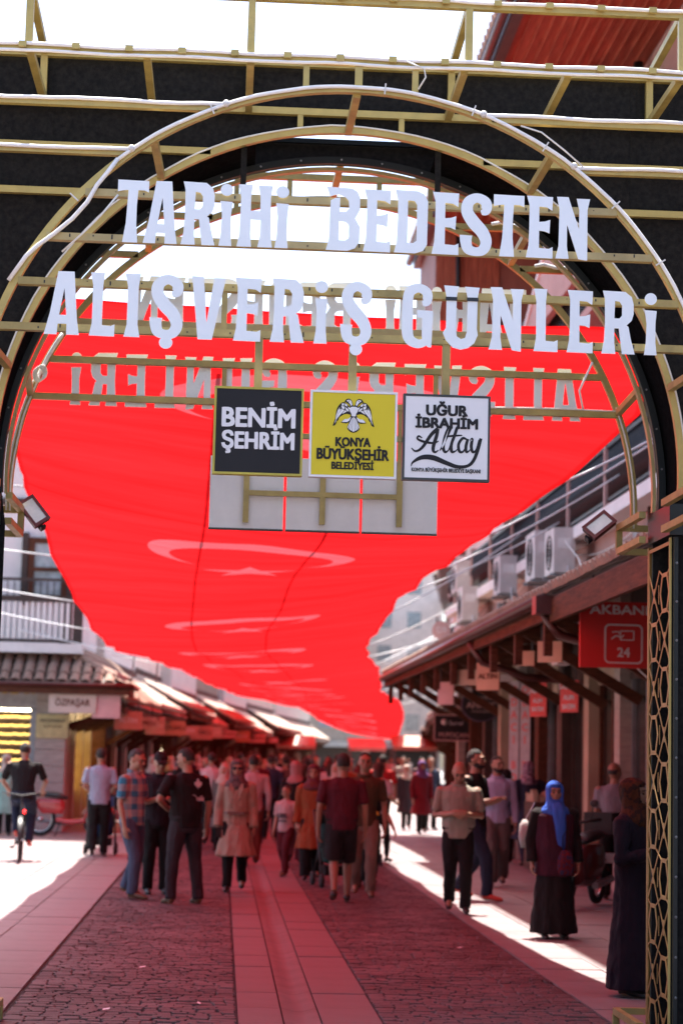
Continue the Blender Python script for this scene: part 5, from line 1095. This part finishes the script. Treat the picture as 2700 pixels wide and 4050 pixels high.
        if hk=='cap':
            g=MB().ball((0,.004,.955),1,20,12,(.053,.065,.060)); g.v=[Vector((v[0],v[1],max(v[2],.962))) for v in g.v]; g.tube([(0,-.05,.964),(0,-.09,.958),(0,-.105,.952)],[.045,.038,.028],12,flat=.15); sc(g,True,True); g.build('cap',pmat('black_cap_cloth',(.015,.013,.014)),t,smooth=True)
    elif hk=='scarf':
        Rg=[(0,-.002,.775,.092,.070),(0,-.002,.80,.104,.078),(0,-.002,.825,.090,.070),(0,-.004,.850,.064,.062),(0,-.006,.870,.057,.062),(0,-.006,.885,.056,.065),(0,-.004,.905,.056,.068),(0,-.002,.925,.057,.069),(0,0,.945,.057,.070),(0,.002,.962,.056,.069),(0,.004,.978,.051,.063),(0,.006,.992,.041,.051),(0,.008,1.004,.024,.030),(0,.008,1.009,.006,.008)]
        def ff(i,a):
            dz=Rg[i][2]; w=abs((a-1.5*pi)); return .70 if (.880<dz<.965 and w<R(47 if dz>.9 else 38)) else 1+.02*math.sin(7*a+i)
        g=MB().rings(Rg,40,ff); sc(g,True,True); g.build('headscarf',hm,t,smooth=True)
        if extra and 'tail' in extra:
            g=MB().tube([(0,-.060,.865),(.012,-.082,.80),(.02,-.092,.72),(.025,-.092,.62),(.03,-.088,.55)],[.030,.045,.036,.028,.020],10,flat=.35); sc(g,True); g.build('scarf_tail',hm,t,smooth=True)
    if q<3:
        for s in (-1,1):
            g=MB().ball((s*.0170,-.0515,.932),1,8,6,(.0068,.0045,.0042)); sc(g,True,True); g.build('eye',EYE,t,smooth=True)
            g=MB().beam((s*.008,-.0555,.9475),(s*.028,-.0500,.9460),.005,.0035); sc(g,True,True); g.build('eyebrow',HAIRD,t)
        g=MB().ball((0,-.0575,.9005),1,10,6,(.0145,.004,.0042)); sc(g,True,True); g.build('mouth',LIP,t,smooth=True)
    if extra:
        if 'beard' in extra: g=MB().ball((0,-.020,.898),1,16,10,(.041,.044,.033)); g.v=[Vector((v[0],v[1],min(v[2],.900 if v[1]<-.03 else .915))) for v in g.v]; sc(g,True,True); g.build('beard',HAIRD,t,smooth=True)
        if 'sunglasses' in extra:
            g=MB(); 
            for s in (-1,1): g.ball((s*.0185,-.0575,.934),1,12,8,(.0165,.005,.0125)); g.beam((s*.03,-.055,.938),(s*.048,.0,.936),.003,.004)
            g.beam((-.01,-.061,.937),(.01,-.061,.937),.003,.004); sc(g,True,True); g.build('sunglasses',SUNG,t,smooth=False)
        if 'leaf' in extra:
            P=[(0,-26),(2,-12),(14,-14),(11,-8),(24,2),(19,5),(22,14),(13,12),(11,16),(4,8),(7,24),(3,22),(0,32),(-3,22),(-7,24),(-4,8),(-11,16),(-13,12),(-22,14),(-19,5),(-24,2),(-11,-8),(-14,-14),(-2,-12)]
            MB().prism([[(x_*.0021-.085,z_*.0021+.765*h) for x_,z_ in P]],.050,.131).build('shirt_print',mat('print_pale',(.55,.50,.52),.7),t); text('Ünik',.085,(-.085,.131,.675*h),(pi/2,0,pi),MC['print_pale'],t,name='shirt_lettering',off=.002)
        if 'print' in extra: text('GIRL',.085,(0,-.128,.665*h),FR,mat('print_dark',(.06,.04,.05),.7),t,name='shirt_lettering',ext=.012,off=.003); MB().box(-.06,.06,-.125,-.10,.60*h,.615*h).build('shirt_print',MC['print_dark'],t)
        if 'arc' in extra: MB().prism([[(.10*math.cos(a),.66*h+.07*math.sin(a)) for a in [pi*i/12 for i in range(13)]]],-.128,-.08).build('shirt_print',mat('print_yellow',(.6,.35,.03),.7),t)
        if 'buttons' in extra:
            g=MB()
            for zz in (.70,.64,.58,.52): 
                for s in (-1,1): g.ball((s*.03,-.086,zz),.006,6,4)
            g.beam((-.095,-.03,.595),(-.06,-.082,.595),.01,.02).beam((-.06,-.083,.595),(.06,-.083,.595),.01,.02).beam((.095,-.03,.595),(.06,-.082,.595),.01,.02); sc(g,True); g.build('belt_and_buttons',mat('coat_trim',(.16,.10,.08),.6),t)
            for s in (-1,1): g=MB().add([(s*.012,-.072,.80),(s*.05,-.070,.825),(s*.055,-.085,.78),(s*.030,-.088,.73)],[(0,1,2,3)]); sc(g,True); g.build('lapel',top[0][1],t)
    return t
P=pmat
BLKC=P('black_cotton',(0.01061,0.008619,0.009282)); BLKT=P('black_trouser_cloth',(0.007956,0.007293,0.007956)); DENIM=P('blue_denim',(0.0663,0.08619,0.1392)); DENIMD=P('dark_denim',(0.01657,0.0232,0.04641)); LBLUE=P('light_blue_cotton',(0.2785,0.3116,0.3978)); WHC=P('white_cotton',(0.4641,0.4376,0.4442)); PKW=P('pinkish_cotton',(0.4111,0.2785,0.2917)); TRENCH=P('beige_trench_cloth',(0.3315,0.2387,0.179)); NAVY=P('navy_cloth',(0.0232,0.02983,0.05635)); MAROON=P('maroon_cotton',(0.07293,0.01193,0.02122)); OLIVE=P('olive_cotton',(0.0663,0.0431,0.0232)); TAN=P('tan_trouser_cloth',(0.1989,0.126,0.09945)); CHARC=P('charcoal_trouser_cloth',(0.02983,0.02387,0.02983)); ORANGE=P('rust_coat_cloth',(0.2188,0.05635,0.01989)); LILAC=P('lilac_cotton',(0.3315,0.305,0.4376)); GREYT=P('grey_brown_trousers',(0.1061,0.08619,0.07956)); POLO=P('sage_grey_polo',(0.2652,0.2387,0.1923)); BURG=P('burgundy_trousers',(0.07956,0.007956,0.01326)); PINKT=P('pale_pink_tee',(0.4111,0.2519,0.2519)); RED=P('red_cotton',(0.4111,0.01989,0.01989)); DRED=P('dark_red_coat_cloth',(0.1591,0.01326,0.0232)); BLUES=P('bright_blue_scarf',(0.04,0.13,0.55)); PLUM=P('plum_vest_cloth',(0.04972,0.01193,0.02652)); AUB=P('aubergine_cloth',(0.01459,0.007956,0.01724)); GREYS=P('grey_cotton',(0.2188,0.2122,0.2453)); PURPLES=P('purple_scarf',(0.1326,0.05967,0.1856)); PINKS_=P('pink_scarf',(0.3646,0.179,0.179)); PALES=P('pale_scarf',(0.4376,0.358,0.305))
CHECK=P('blue_check_cotton',(0.3646,0.2983,0.2785),'check',c2=(.03,.16,.26)); FLOR=P('floral_scarf',(0.3315,0.2254,0.2917),'floral',c2=(.05,.02,.05)); LEOP=P('brown_patterned_scarf',(0.0663,0.01989,0.007956),'floral',c2=(.025,.010,.008)); GREYSC=P('grey_patterned_scarf',(0.1326,0.08619,0.08619),'floral',c2=(.07,.05,.055)); DGREY=P('dark_grey_shorts_cloth',(0.01989,0.01724,0.01856))
person('man in a blue and white checked shirt and jeans looking at his phone',-1.05,24.08,62,1.77,[('polo',CHECK)],('trousers',DENIM),hair=('short',HAIRG),legs='walk',st=.055,arms=('down','phone'),shoe=SHOEB,head=(0,22),fat=1.12)
person('man in black cap and dark checked shirt facing the camera with a phone',-.77,25.02,12,1.73,[('shirt',P('black_check_cotton',(0.01459,0.009282,0.01459)))],('trousers',BLKT),hair=('cap',HAIRD),arms=('phone','phone'),head=(0,18),fat=1.2,wide=1.05)
person('heavy man in black tee with a pale leaf print, seen from behind',-.40,23.44,205,1.79,[('tee',BLKC)],('trousers',CHARC),legs='wide',arms=('down','elbowout'),shoe=SHOEB,head=(35,16),fat=1.3,wide=1.12,extra=('leaf',))
person('woman in beige trench coat, patterned scarf and sunglasses walking forward',.20,25.76,-4,1.66,[('coat',TRENCH)],('trousers',BLKT),hair=('scarf',GREYSC),legs='walk',st=.09,arms=('down','down'),extra=('sunglasses','buttons'))
person('young girl in pale pink tee and burgundy trousers walking',.95,29.21,-30,1.30,[('tee',PINKT)],('trousers',BURG),hair=('bun',HAIRB),legs='walk',st=-.10,arms=('down','swing'),shoe=SHOEB,extra=('print',),head=(-12,6))
person('man in maroon tee and dark shorts walking away up the middle',1.45,24.05,180,1.77,[('tee',MAROON)],('shorts',DGREY),skin=SKIN2,legs='walk',st=.10,arms=('down','down'),head=(0,6),fat=1.25,wide=1.14)
person('man in olive shirt and tan trousers walking toward the camera behind the maroon tee',1.80,25.3,0,1.79,[('polo',OLIVE)],('trousers',TAN),skin=SKIN2,legs='walk',st=-.06,arms=('down','down'),shoe=SHOEB,wide=1.06)
person('boy in black tee with a yellow print, arm held out',2.05,27.58,5,1.44,[('tee',BLKC)],('trousers',BLKT),legs='walk',st=.06,arms=('down','swing'),extra=('arc',))
person('smiling woman in rust orange tunic, black skirt and red headscarf',1.30,28.45,-6,1.61,[('coat',ORANGE)],('loose',BLKT),hair=('scarf',P('rust_scarf',(0.1326,0.03315,0.02652),'floral',c2=(.10,.03,.05))),legs='walk',st=.05,arms=('down','down'))
person('bald man in sage grey polo shirt looking down at his hands',2.71,22.90,-4,1.72,[('polo',POLO)],('trousers',BLKT),hair=('bald',HAIRG),legs='walk',st=-.075,arms=('clasp','clasp'),head=(0,32),fat=1.28,wide=1.12)
person('bearded man in lilac shirt and grey trousers walking with head turned',3.83,27.85,-2,1.79,[('shirt',LILAC)],('loose',GREYT),legs='walk',st=.085,arms=('phone','down'),head=(30,0),extra=('beard',),wide=1.04)
person('tall bearded man in black shirt, jeans and red sneakers behind the bald man',3.16,25.01,55,1.86,[('tee',BLKC)],('trousers',DENIMD),legs='walk',st=.13,arms=('phone','phone'),shoe=SHOER,head=(15,5),extra=('beard',))
person('woman in bright blue headscarf and plum vest over a black dress',3.30,19.81,3,1.53,[('dress',BLKC),('vest',PLUM)],None,hair=('scarf',BLUES),arms=('down','down'),legs='stand',extra=('tail',),fat=1.15,wide=1.1)
person('woman in long aubergine coat and brown patterned headscarf beside the gate pillar',3.11,15.06,55,1.61,[('dress',AUB)],None,hair=('scarf',LEOP),arms=('phone','phone'),legs='stand',fat=1.15,wide=1.15,head=(10,0))
person('grey haired man in pale blue-grey shirt at the scooter, seen from behind',5.02,25.5,165,1.74,[('tee',GREYS)],('trousers',BLKT),q=2,hair=('bald',HAIRG),arms=('fwd','fwd'),lean=0,head=(-30,0),wide=1.05)
person('woman in navy coat and pink floral headscarf, seen from behind',5.0,32.61,190,1.72,[('coat',NAVY)],('trousers',NAVY),q=2,hair=('scarf',FLOR),legs='walk',st=.04,wide=1.1)
person('woman in dark clothes and black headscarf farther up the right pavement',4.82,33.9,180,1.58,[('coat',BLKC)],('trousers',BLKT),q=2,hair=('scarf',BLKC),legs='walk',st=.05)
person('man in light blue shirt pushing a stroller, seen from behind',-2.0,33.39,180,1.78,[('tee',LBLUE)],('trousers',BLKT),q=2,arms=('push','push'),legs='walk',st=.05,wide=1.06,fat=1.1)
person('man in pinkish shirt behind the checked shirt',-1.26,31.39,190,1.63,[('tee',PKW)],('trousers',BLKT),q=2)
person('man in bright white shirt walking away, left of the trench coat',-.20,38.2,178,1.76,[('shirt',WHC)],('trousers',BLKT),q=2,legs='walk',st=.07,fat=1.15,wide=1.08)
person('man in pale pink shirt right behind the trench coat',.50,32.04,185,1.73,[('shirt',PKW)],('trousers',P('rust_trousers',(0.1326,0.03315,0.02652))),q=2,legs='walk',st=.05,wide=1.08)
person('man in dark navy polo standing in mid street',1.02,41.8,170,1.74,[('polo',NAVY)],('trousers',BLKT),q=2,wide=1.1)
person('woman in pink headscarf and black vest with a bag strap',1.2,32.6,160,1.64,[('tunic',BLKC)],('loose',P('mauve_trousers',(0.1061,0.05304,0.07293))),q=2,hair=('scarf',PINKS_),legs='walk',st=.05)
person('person in lavender shirt walking away, right of the pink headscarf',1.72,40.95,180,1.69,[('shirt',LILAC)],('trousers',BLKT),q=2)
person('long haired woman in pale pink shirt and black leggings with a stroller',2.63,33.46,150,1.66,[('tee',PKW)],('leggings',BLKT),q=2,hair=('long',HAIRB),legs='walk',st=.09,arms=('push','push'))
person('man in bright red shirt walking away near the sunlit strip',3.4,42.5,175,1.80,[('tee',RED)],('leggings',BLKT),q=2,legs='walk',st=.06,wide=1.12)
person('woman in dark red coat and purple headscarf on the sunlit strip',4.65,46.6,10,1.68,[('coat',DRED)],('trousers',BLKT),q=2,hair=('scarf',PURPLES),legs='walk',st=.06)
person('man in navy shirt beyond the dark red coat',5.15,49.5,20,1.80,[('shirt',NAVY)],('trousers',BLKT),q=2,arms=('raise','down'))
person('woman in pink patterned headscarf between the cap and the black tee',-.85,39.66,175,1.60,[('coat',PKW)],('trousers',BLKT),q=2,hair=('scarf',GREYSC))
person('woman in pale headscarf and mint top by the corner house at far left',-4.36,41.0,10,1.62,[('coat',P('mint_cloth',(0.2321,0.3978,0.3315)))],('trousers',BLKT),q=2,hair=('scarf',PALES))
# cyclists
person('cyclist in black tee riding away on a dark bicycle',-3.10,31.75,180,1.74,[('tee',BLKC)],('trousers',DENIMD),q=1,legs='ride',arms=('bars','bars'),hair=('short',HAIRD),wide=1.2,fat=1.2,lean=8,z=.10,shoe=SHOER)
person('second cyclist in plum tee cut off by the left edge',-3.62,29.4,182,1.74,[('tee',PLUM)],('trousers',DENIMD),q=2,legs='ride',arms=('elbowout','bars'),wide=1.2,lean=6,z=.10)
def bicycle(label,x,y,rz,fr):
    t=thing('bicycle',label,'bicycle',(x,y,0),rz,'bicycles on the left plaza')
    for yy in (-.52,.52):
        w=MB().tube([(0,yy+.33*math.cos(a),.345+.33*math.sin(a)) for a in [2*pi*i/28 for i in range(29)]],.020,8,caps=False).build('wheel',RUB,t,smooth=True)
        MB().tube([(0,yy+.305*math.cos(a),.345+.305*math.sin(a)) for a in [2*pi*i/28 for i in range(29)]],.009,6,caps=False).build('rim',CHROME,w,smooth=True); s=MB()
        for i in range(16): a=2*pi*i/16; s.beam((.0,yy,.345),(0,yy+.3*math.cos(a),.345+.3*math.sin(a)),.003)
        s.tube([(-.05,yy,.345),(.05,yy,.345)],.018,8); s.build('spokes',CHROME,w)
        MB().add([(sx,yy+.37*math.cos(a),.345+.37*math.sin(a)) for a in [pi*i/12 for i in range(13)] for sx in (-.03,.03)],[(2*i,2*i+1,2*i+3,2*i+2) for i in range(12)]).build('mudguard',fr,t,smooth=True)
    f=MB(); f.tube([(0,.10,.30),(0,.16,.86)],.017,8).tube([(0,.10,.30),(0,-.36,.80)],.018,8).tube([(0,.14,.72),(0,-.34,.86)],.016,8).tube([(0,-.34,.92),(0,-.40,.70),(-.03,-.52,.345)],.015,8).tube([(0,-.40,.70),(.03,-.52,.345)],.013,6)
    for s in (-1,1): f.tube([(s*.03,.52,.345),(0,.10,.30)],.010,6).tube([(s*.03,.52,.345),(0,.14,.74)],.009,6)
    f.build('frame',fr,t,smooth=True); MB().tube([(0,.16,.84),(0,.17,.93)],.014,8).build('seat_post',CHROME,t); MB().ball((0,.18,.95),1,12,8,(.085,.13,.035)).build('saddle',BLK,t,smooth=True)
    MB().tube([(-.29,-.22,1.06),(-.2,-.33,1.05),(0,-.36,1.02),(.2,-.33,1.05),(.29,-.22,1.06)],.012,8)  .tube([(0,-.34,.9),(0,-.36,1.03)],.014,8).build('handlebar',BLK,t,smooth=True)
    MB().tube([(-.05,.10,.30),(-.09,.10,.30)],.05,10).beam((-.09,.10,.30),(-.10,-.03,.22),.015).beam((.07,.10,.30),(.10,.23,.38),.015).box(-.17,-.1,-.08,.02,.20,.23).box(.1,.17,.18,.28,.36,.39).build('pedals',BLK,t)
    MB().box(-.035,.035,.62,.66,.72,.77).build('rear_light',mat('red_rear_light',(.6,.01,.01),.3,emit=(1,.02,.02,5)),t); MB().box(-.07,.07,.30,.62,.74,.755).build('rack',BLK,t)
bicycle('dark bicycle with a glowing red rear light under the cyclist in the black tee',-3.10,31.75,R(4),BLK)
bicycle('bicycle with a silver frame at the very left edge',-3.62,29.4,R(4),GREY)
# red moped parked by the corner house
def scooter(label,x,y,rz,m1,seatm,big=0,wheel=.25):
    t=thing('motor_scooter',label,'scooter',(x,y,0),rz)
    for yy in (-.62,.60):
        w=MB().tube([(0,yy+wheel*math.cos(a),wheel+.05+wheel*math.sin(a)) for a in [2*pi*i/24 for i in range(25)]],.045,8,caps=False).build('wheel',RUB,t,smooth=True); s=MB()
        if not big:
            for i in range(14): a=2*pi*i/14; s.beam((0,yy,wheel+.05),(0,yy+(wheel-.03)*math.cos(a),wheel+.05+(wheel-.03)*math.sin(a)),.006)
        s.tube([(-.05,yy,wheel+.05),(.05,yy,wheel+.05)],.09 if big else .05,12); s.tube([(0,yy+(wheel-.045)*math.cos(a),wheel+.05+(wheel-.045)*math.sin(a)) for a in [2*pi*i/24 for i in range(25)]],.015,6,caps=False); s.build('rim',CHROME,w,smooth=True)
        MB().add([(sx,yy+(wheel+.07)*math.cos(a),wheel+.05+(wheel+.07)*math.sin(a)) for a in [R(20)+R(140)*i/10 for i in range(11)] for sx in (-.07,.07)],[(2*i,2*i+1,2*i+3,2*i+2) for i in range(10)]).build('mudguard',m1,t,smooth=True)
    b=MB().rings([(0,.30,.34,.10,.34),(0,.34,.48,.15,.40),(0,.36,.62,.15,.38),(0,.36,.74,.11,.32)] if big else [(0,.36,.46,.07,.22),(0,.38,.58,.09,.30),(0,.40,.70,.09,.30),(0,.40,.76,.07,.26)],16); o=b.build('tail_body',m1,t); PEND.append((o,.02,0))
    b=MB().tube([(0,-.30,.33),(0,-.42,.55),(0,-.46,.80),(0,-.44,1.0)],([.14,.17,.15,.09] if big else [.07,.10,.10,.06]),14,flat=.45); b.tube([(0,-.35,.33),(0,0,.30),(0,.25,.34)],[.11,.12,.12],12,flat=.5); o=b.build('leg_shield',m1,t); PEND.append((o,.02,0))
    MB().tube([(0,.05,.78),(0,.25,.83),(0,.55,.85),(0,.70,.83)],[.08,.13,.12,.07],12,flat=.5).build('seat',seatm,t,smooth=True)
    MB().tube([(-.33,-.30,1.06),(-.2,-.40,1.04),(0,-.44,1.0),(.2,-.40,1.04),(.33,-.30,1.06)],.018,8).build('handlebar',BLK,t,smooth=True)
    MB().ball((0,-.50,.94),1,12,8,(.10,.08,.09)).build('headlight',mat('lamp_glass',(.6,.6,.6),.1),t,smooth=True)
    for s in (-1,1): MB().tube([(s*.07,-.62,wheel+.05),(s*.06,-.52,.70)],.02,8).build('fork',CHROME,t); MB().beam((s*.22,-.36,1.05),(s*.26,-.38,1.2),.012).ball((s*.27,-.38,1.25),1,10,6,(.055,.02,.045)).build('mirror',BLK,t)
    MB().box(-.2,.2,.80,.84,.5,.62).build('number_plate',WHITEPL,t); MB().tube([(.14,.1,.26),(.16,.7,.32)],.045,10).build('exhaust',GREY,t); MB().beam((-.1,.15,.3),(-.2,.22,.02),.02).build('stand',BLK,t)
    if big: MB().box(-.18,.18,.62,.98,.86,1.12).build('top_box',BLK,t)
    return t
scooter('red moped parked by the travertine pier of the corner house',-3.05,40.9,R(78),mat('moped_red',(.42,.03,.03),.25,coat=.5),BLK,0,.29)
scooter('dark red scooter parked behind the woman in the blue headscarf',4.35,24.1,R(-28),mat('scooter_dark_red',(.09,.018,.018),.3,coat=.4),BLK,1,.24)
def stroller(label,x,y,rz,m):
    t=thing('stroller',label,'stroller',(x,y,0),rz,'strollers')
    for s in (-1,1):
        for yy in (-.3,.25):
            MB().tube([(s*.25-.02,yy,.10),(s*.25+.02,yy,.10)],.09,14).build('wheel',RUB,t,smooth=True)
        MB().tube([(s*.24,-.3,.1),(s*.23,.0,.5),(s*.22,.42,1.0)],.013,8).tube([(s*.24,.25,.1),(s*.23,-.05,.55)],.013,8).build('frame',BLK,t,smooth=True)
    MB().tube([(-.22,.42,1.0),(.22,.42,1.0)],.018,8).build('handle',BLK,t); MB().tube([(0,-.28,.38),(0,-.05,.36),(0,.12,.55),(0,.2,.82)],[.18,.2,.2,.17],12,flat=.35).build('seat',m,t,smooth=True)
    MB().add([(.22*sx,.05+.30*math.sin(a)-.1,.72+.28*math.cos(a)) for a in [R(-70)+R(140)*i/8 for i in range(9)] for sx in (-1,1)],[(2*i,2*i+1,2*i+3,2*i+2) for i in range(8)]).build('hood',m,t,smooth=True); MB().box(-.18,.18,-.2,.2,.16,.28).build('basket',BLKC,t)
stroller('black and blue stroller pushed by the man in the light blue shirt',-2.0,34.2,pi,P('blue_stroller_cloth',(0.01326,0.03978,0.1061)))
stroller('black stroller by the long haired woman in mid street',2.35,32.8,0,BLKC)
stroller('dark green stroller half hidden behind the man in maroon tee',1.55,27.0,R(10),P('green_stroller_cloth',(0.01326,0.05304,0.04641)))
# hand held things
def small(name,label,cat,loc,rot,dims,m):
    o=MB().box(-dims[0]/2,dims[0]/2,-dims[1]/2,dims[1]/2,-dims[2]/2,dims[2]/2).build(name,m,None,loc=loc); o.rotation_euler=rot; return tag(o,label,cat,'phones held in the hand')
small('mobile_phone','mobile phone held by the man in the checked shirt','phone',(-.70,23.93,1.23),(R(-40),0,R(60)),(.07,.012,.15),BLK)
small('mobile_phone','mobile phone held by the man in the black cap','phone',(-.72,24.68,1.22),(R(-50),0,0),(.07,.012,.15),BLK)
small('mobile_phone','phone in the hand of the woman in the trench coat','phone',(-.02,25.66,.74),(R(10),0,0),(.07,.015,.13),BLK)
BG=b=thing('hand_bag','red patterned cloth bag carried by the woman in the blue headscarf','bag',(3.38,19.6,.78)); MB().rings([(0,0,-.20,.10,.04),(0,0,-.12,.14,.06),(0,0,.02,.13,.055),(0,0,.12,.07,.03)],14).build('bag_body',P('red_print_bag',(0.1061,0.007956,0.01657),'floral',c2=(.03,.02,.06)),b,smooth=True); MB().tube([(-.06,0,.11),(-.05,-.01,.3),(.02,0,.40),(.06,0,.11)],.008,6).build('strap',BLKC,b)
b=thing('shoulder_bag','white shoulder bag behind the woman in the blue headscarf','bag',(3.03,19.97,1.02)); MB().rings([(0,0,-.15,.04,.05),(0,0,-.05,.065,.08),(0,0,.08,.055,.07),(0,0,.13,.02,.03)],14).build('bag_body',P('white_bag_leather',(0.3646,0.3448,0.3315)),b,smooth=True); MB().tube([(0,0,.12),(.05,-.03,.22),(.09,-.04,.30)],.006,6).build('strap',WHC,b)
BG.scale=(.6,.6,.75)
# far shoppers: six built, the rest are copies
proto=[person('far-off man walking away',0,60,180,1.75,[('tee',WHC)],('trousers',BLKT),q=3,legs='walk',st=.07,group='shoppers far down the street'),
 person('far-off woman in scarf',0,60,0,1.62,[('coat',PKW)],('trousers',BLKT),q=3,hair=('scarf',PALES),legs='walk',st=.05,group='shoppers far down the street'),
 person('far-off man facing',0,60,10,1.76,[('shirt',NAVY)],('trousers',DENIMD),q=3,legs='walk',st=-.06,group='shoppers far down the street',arms=('phone','down')),
 person('far-off long haired woman',0,60,170,1.66,[('tee',PINKT)],('leggings',BLKT),q=3,hair=('long',HAIRB),legs='walk',st=.08,group='shoppers far down the street')]
COL=[('white',WHC),('black',BLKC),('navy',NAVY),('maroon',MAROON),('plum',PLUM),('dark blue',DENIMD),('olive',OLIVE),('grey',GREYT),('rust orange',ORANGE),('charcoal',CHARC),('sage',POLO),('dark red',DRED)]
RK=['just behind the trench coat','right behind the maroon tee','in the next rank back','level with the corner canopy','level with the black sign','in the rank past that sign','in the middle of the crowd','in the rank past mid crowd','among the smaller distant heads','in the rank of small heads','in the thinner far crowd','near the pale far awning','far off by the cream stall','far off by the white stall','in the very farthest rank']
pos=[]; rc=random.Random(21)
rows=[(36.5,(-.55,.0)),(37.5,(.75,1.45,2.1)),(43,(-1.3,-.35,.6,1.4,2.2)),(46,(-.9,.2,1.9,2.8)),(50,(-1.2,.3,1.1,2.4,4.6)),(54,(-.9,.4,1.3,2.2,3.1)),(58,(-.6,.5,1.6,2.6,3.4,5.6)),(63,(-.5,.6,1.7,2.8,4.0,5.7)),(69,(0,1.2,2.2,3.3,4.6,6.2)),(76,(.3,1.5,2.8,4.0,5.5,6.8)),(84,(1.0,2.4,3.6,5.0,6.6)),(93,(1.6,3.2,4.8,6.4,8.0)),(104,(3,4.6,6.2,8.4)),(116,(4,6,8,10)),(130,(6,8,10,12))]
ON=['leftmost','second from left','third from left','fourth from left','fifth from left','sixth from left']
for y,xs in rows:
    for j,x in enumerate(xs): pos.append((x+rc.uniform(-.15,.15),y+rc.uniform(-1.2,1.2),'%s %s'%(ON[j],RK[rows.index((y,xs))])))
kinds=['man walking away','woman in headscarf','man facing','long haired woman']
seen=set()
for i,(x,y,w) in enumerate(pos):
    k=rc.choice((0,0,1,1,2,3)); 
    if i<4: k=i; o=proto[i]
    else: o=copy_tree(proto[k])
    cn,cm=COL[(i*5+3)%12 if y>41 else (1,7,3,2,9)[i%5]]; o.location=(x,y,0); o.rotation_euler.z+=R(rc.uniform(-25,25)); s=rc.uniform(.94,1.04); o.scale=(s,s,s)
    lab_='%s in %s top, %s'%(kinds[k],cn,w); q_=0
    while lab_ in seen: q_+=1; cn,cm=COL[((i+q_)*5+3)%12]; lab_='%s in %s top, %s'%(kinds[k],cn,w)
    seen.add(lab_); o['label']=lab_
    for ch in o.children:
        if ch.name.split('.')[0] in('shirt','coat','tunic') : ch['_c']=cm.name
# ------------------------------------------------------------------ finish meshes in one evaluation
for o,v,f in PEND:
    m=o.modifiers.new('r','REMESH'); m.mode='VOXEL'; m.voxel_size=v; m.use_smooth_shade=True
    m=o.modifiers.new('s','SMOOTH'); m.factor=.5; m.iterations=2 if v<.011 else 3
bpy.context.view_layer.update(); dg=bpy.context.evaluated_depsgraph_get()
new={}
for o,v,f in PEND:
    me=bpy.data.meshes.new_from_object(o.evaluated_get(dg)); 
    if f:
        off=o.matrix_world.translation*3
        n=len(me.vertices); cs=[0]*(3*n); me.vertices.foreach_get('co',cs); ns=[0]*(3*n); me.vertices.foreach_get('normal',ns)
        for i in range(n):
            x,y,z=cs[3*i:3*i+3]; d=f*(noise.noise(Vector((x*11+off.x,y*11,z*6)))*1.1+.6*noise.noise(Vector((x*26,y*26+off.y,z*15))))
            cs[3*i]+=ns[3*i]*d; cs[3*i+1]+=ns[3*i+1]*d; cs[3*i+2]+=ns[3*i+2]*d
        me.vertices.foreach_set('co',cs); me.update()
    new[o.data.name]=(o.data,me)
tn=[]
for o in TEXTS:
    me=bpy.data.meshes.new_from_object(o.evaluated_get(dg)); xs_=[v.co.x for v in me.vertices]; w=max(xs_)-min(xs_); cx=(max(xs_)+min(xs_))/2; bo=o['_b']; sx_=o.scale.x
    if o['_f'] and w>0: sx_=(o['_f']-2*bo)/w; o.scale.x=sx_
    if bo:                       # heavier strokes: the same outline laid down again a hair to each side
        V=[v.co.copy() for v in me.vertices]; Fc=[tuple(p.vertices) for p in me.polygons]; n=len(V); vv=[];ff=[]
        for k,(ax,ay) in enumerate(((0,0),(-1,.5),(1,-.5),(-.7,-.7),(.7,.7))):
            vv+=[(v.x-cx*(1 if o['_f'] else 0)+ax*bo/sx_,v.y+ay*bo,v.z+k*.0002) for v in V]; ff+=[tuple(i+k*n for i in f) for f in Fc]
        m2=bpy.data.meshes.new('lettering'); m2.from_pydata(vv,[],ff); m2.materials.append(me.materials[0]); me=m2
    tn.append((o,me))
for old,me in new.values():
    nm=old.name; old.name=nm+'_old'; me.name=nm
mp={old:me for old,me in new.values()}
for o in list(S.objects):
    if o.type=='MESH' and o.data in mp:
        o.data=mp[o.data]; o.modifiers.clear()
for o,me in tn:
    n=link('lettering',me,o.parent); n.matrix_local=o.matrix_local.copy(); n.location=o.location; n.rotation_euler=o.rotation_euler; n.scale=o.scale
    nm=o.name.split('.')[0]; bpy.data.objects.remove(o); n.name=nm
for o in list(S.objects):
    if '_c' in o: 
        o.material_slots[0].link='OBJECT'; o.material_slots[0].material=bpy.data.materials[o['_c']]; del o['_c']
print('TRIS',sum(len(o.data.polygons)*2 for o in S.objects if o.type=='MESH'),'OBJS',len(S.objects))
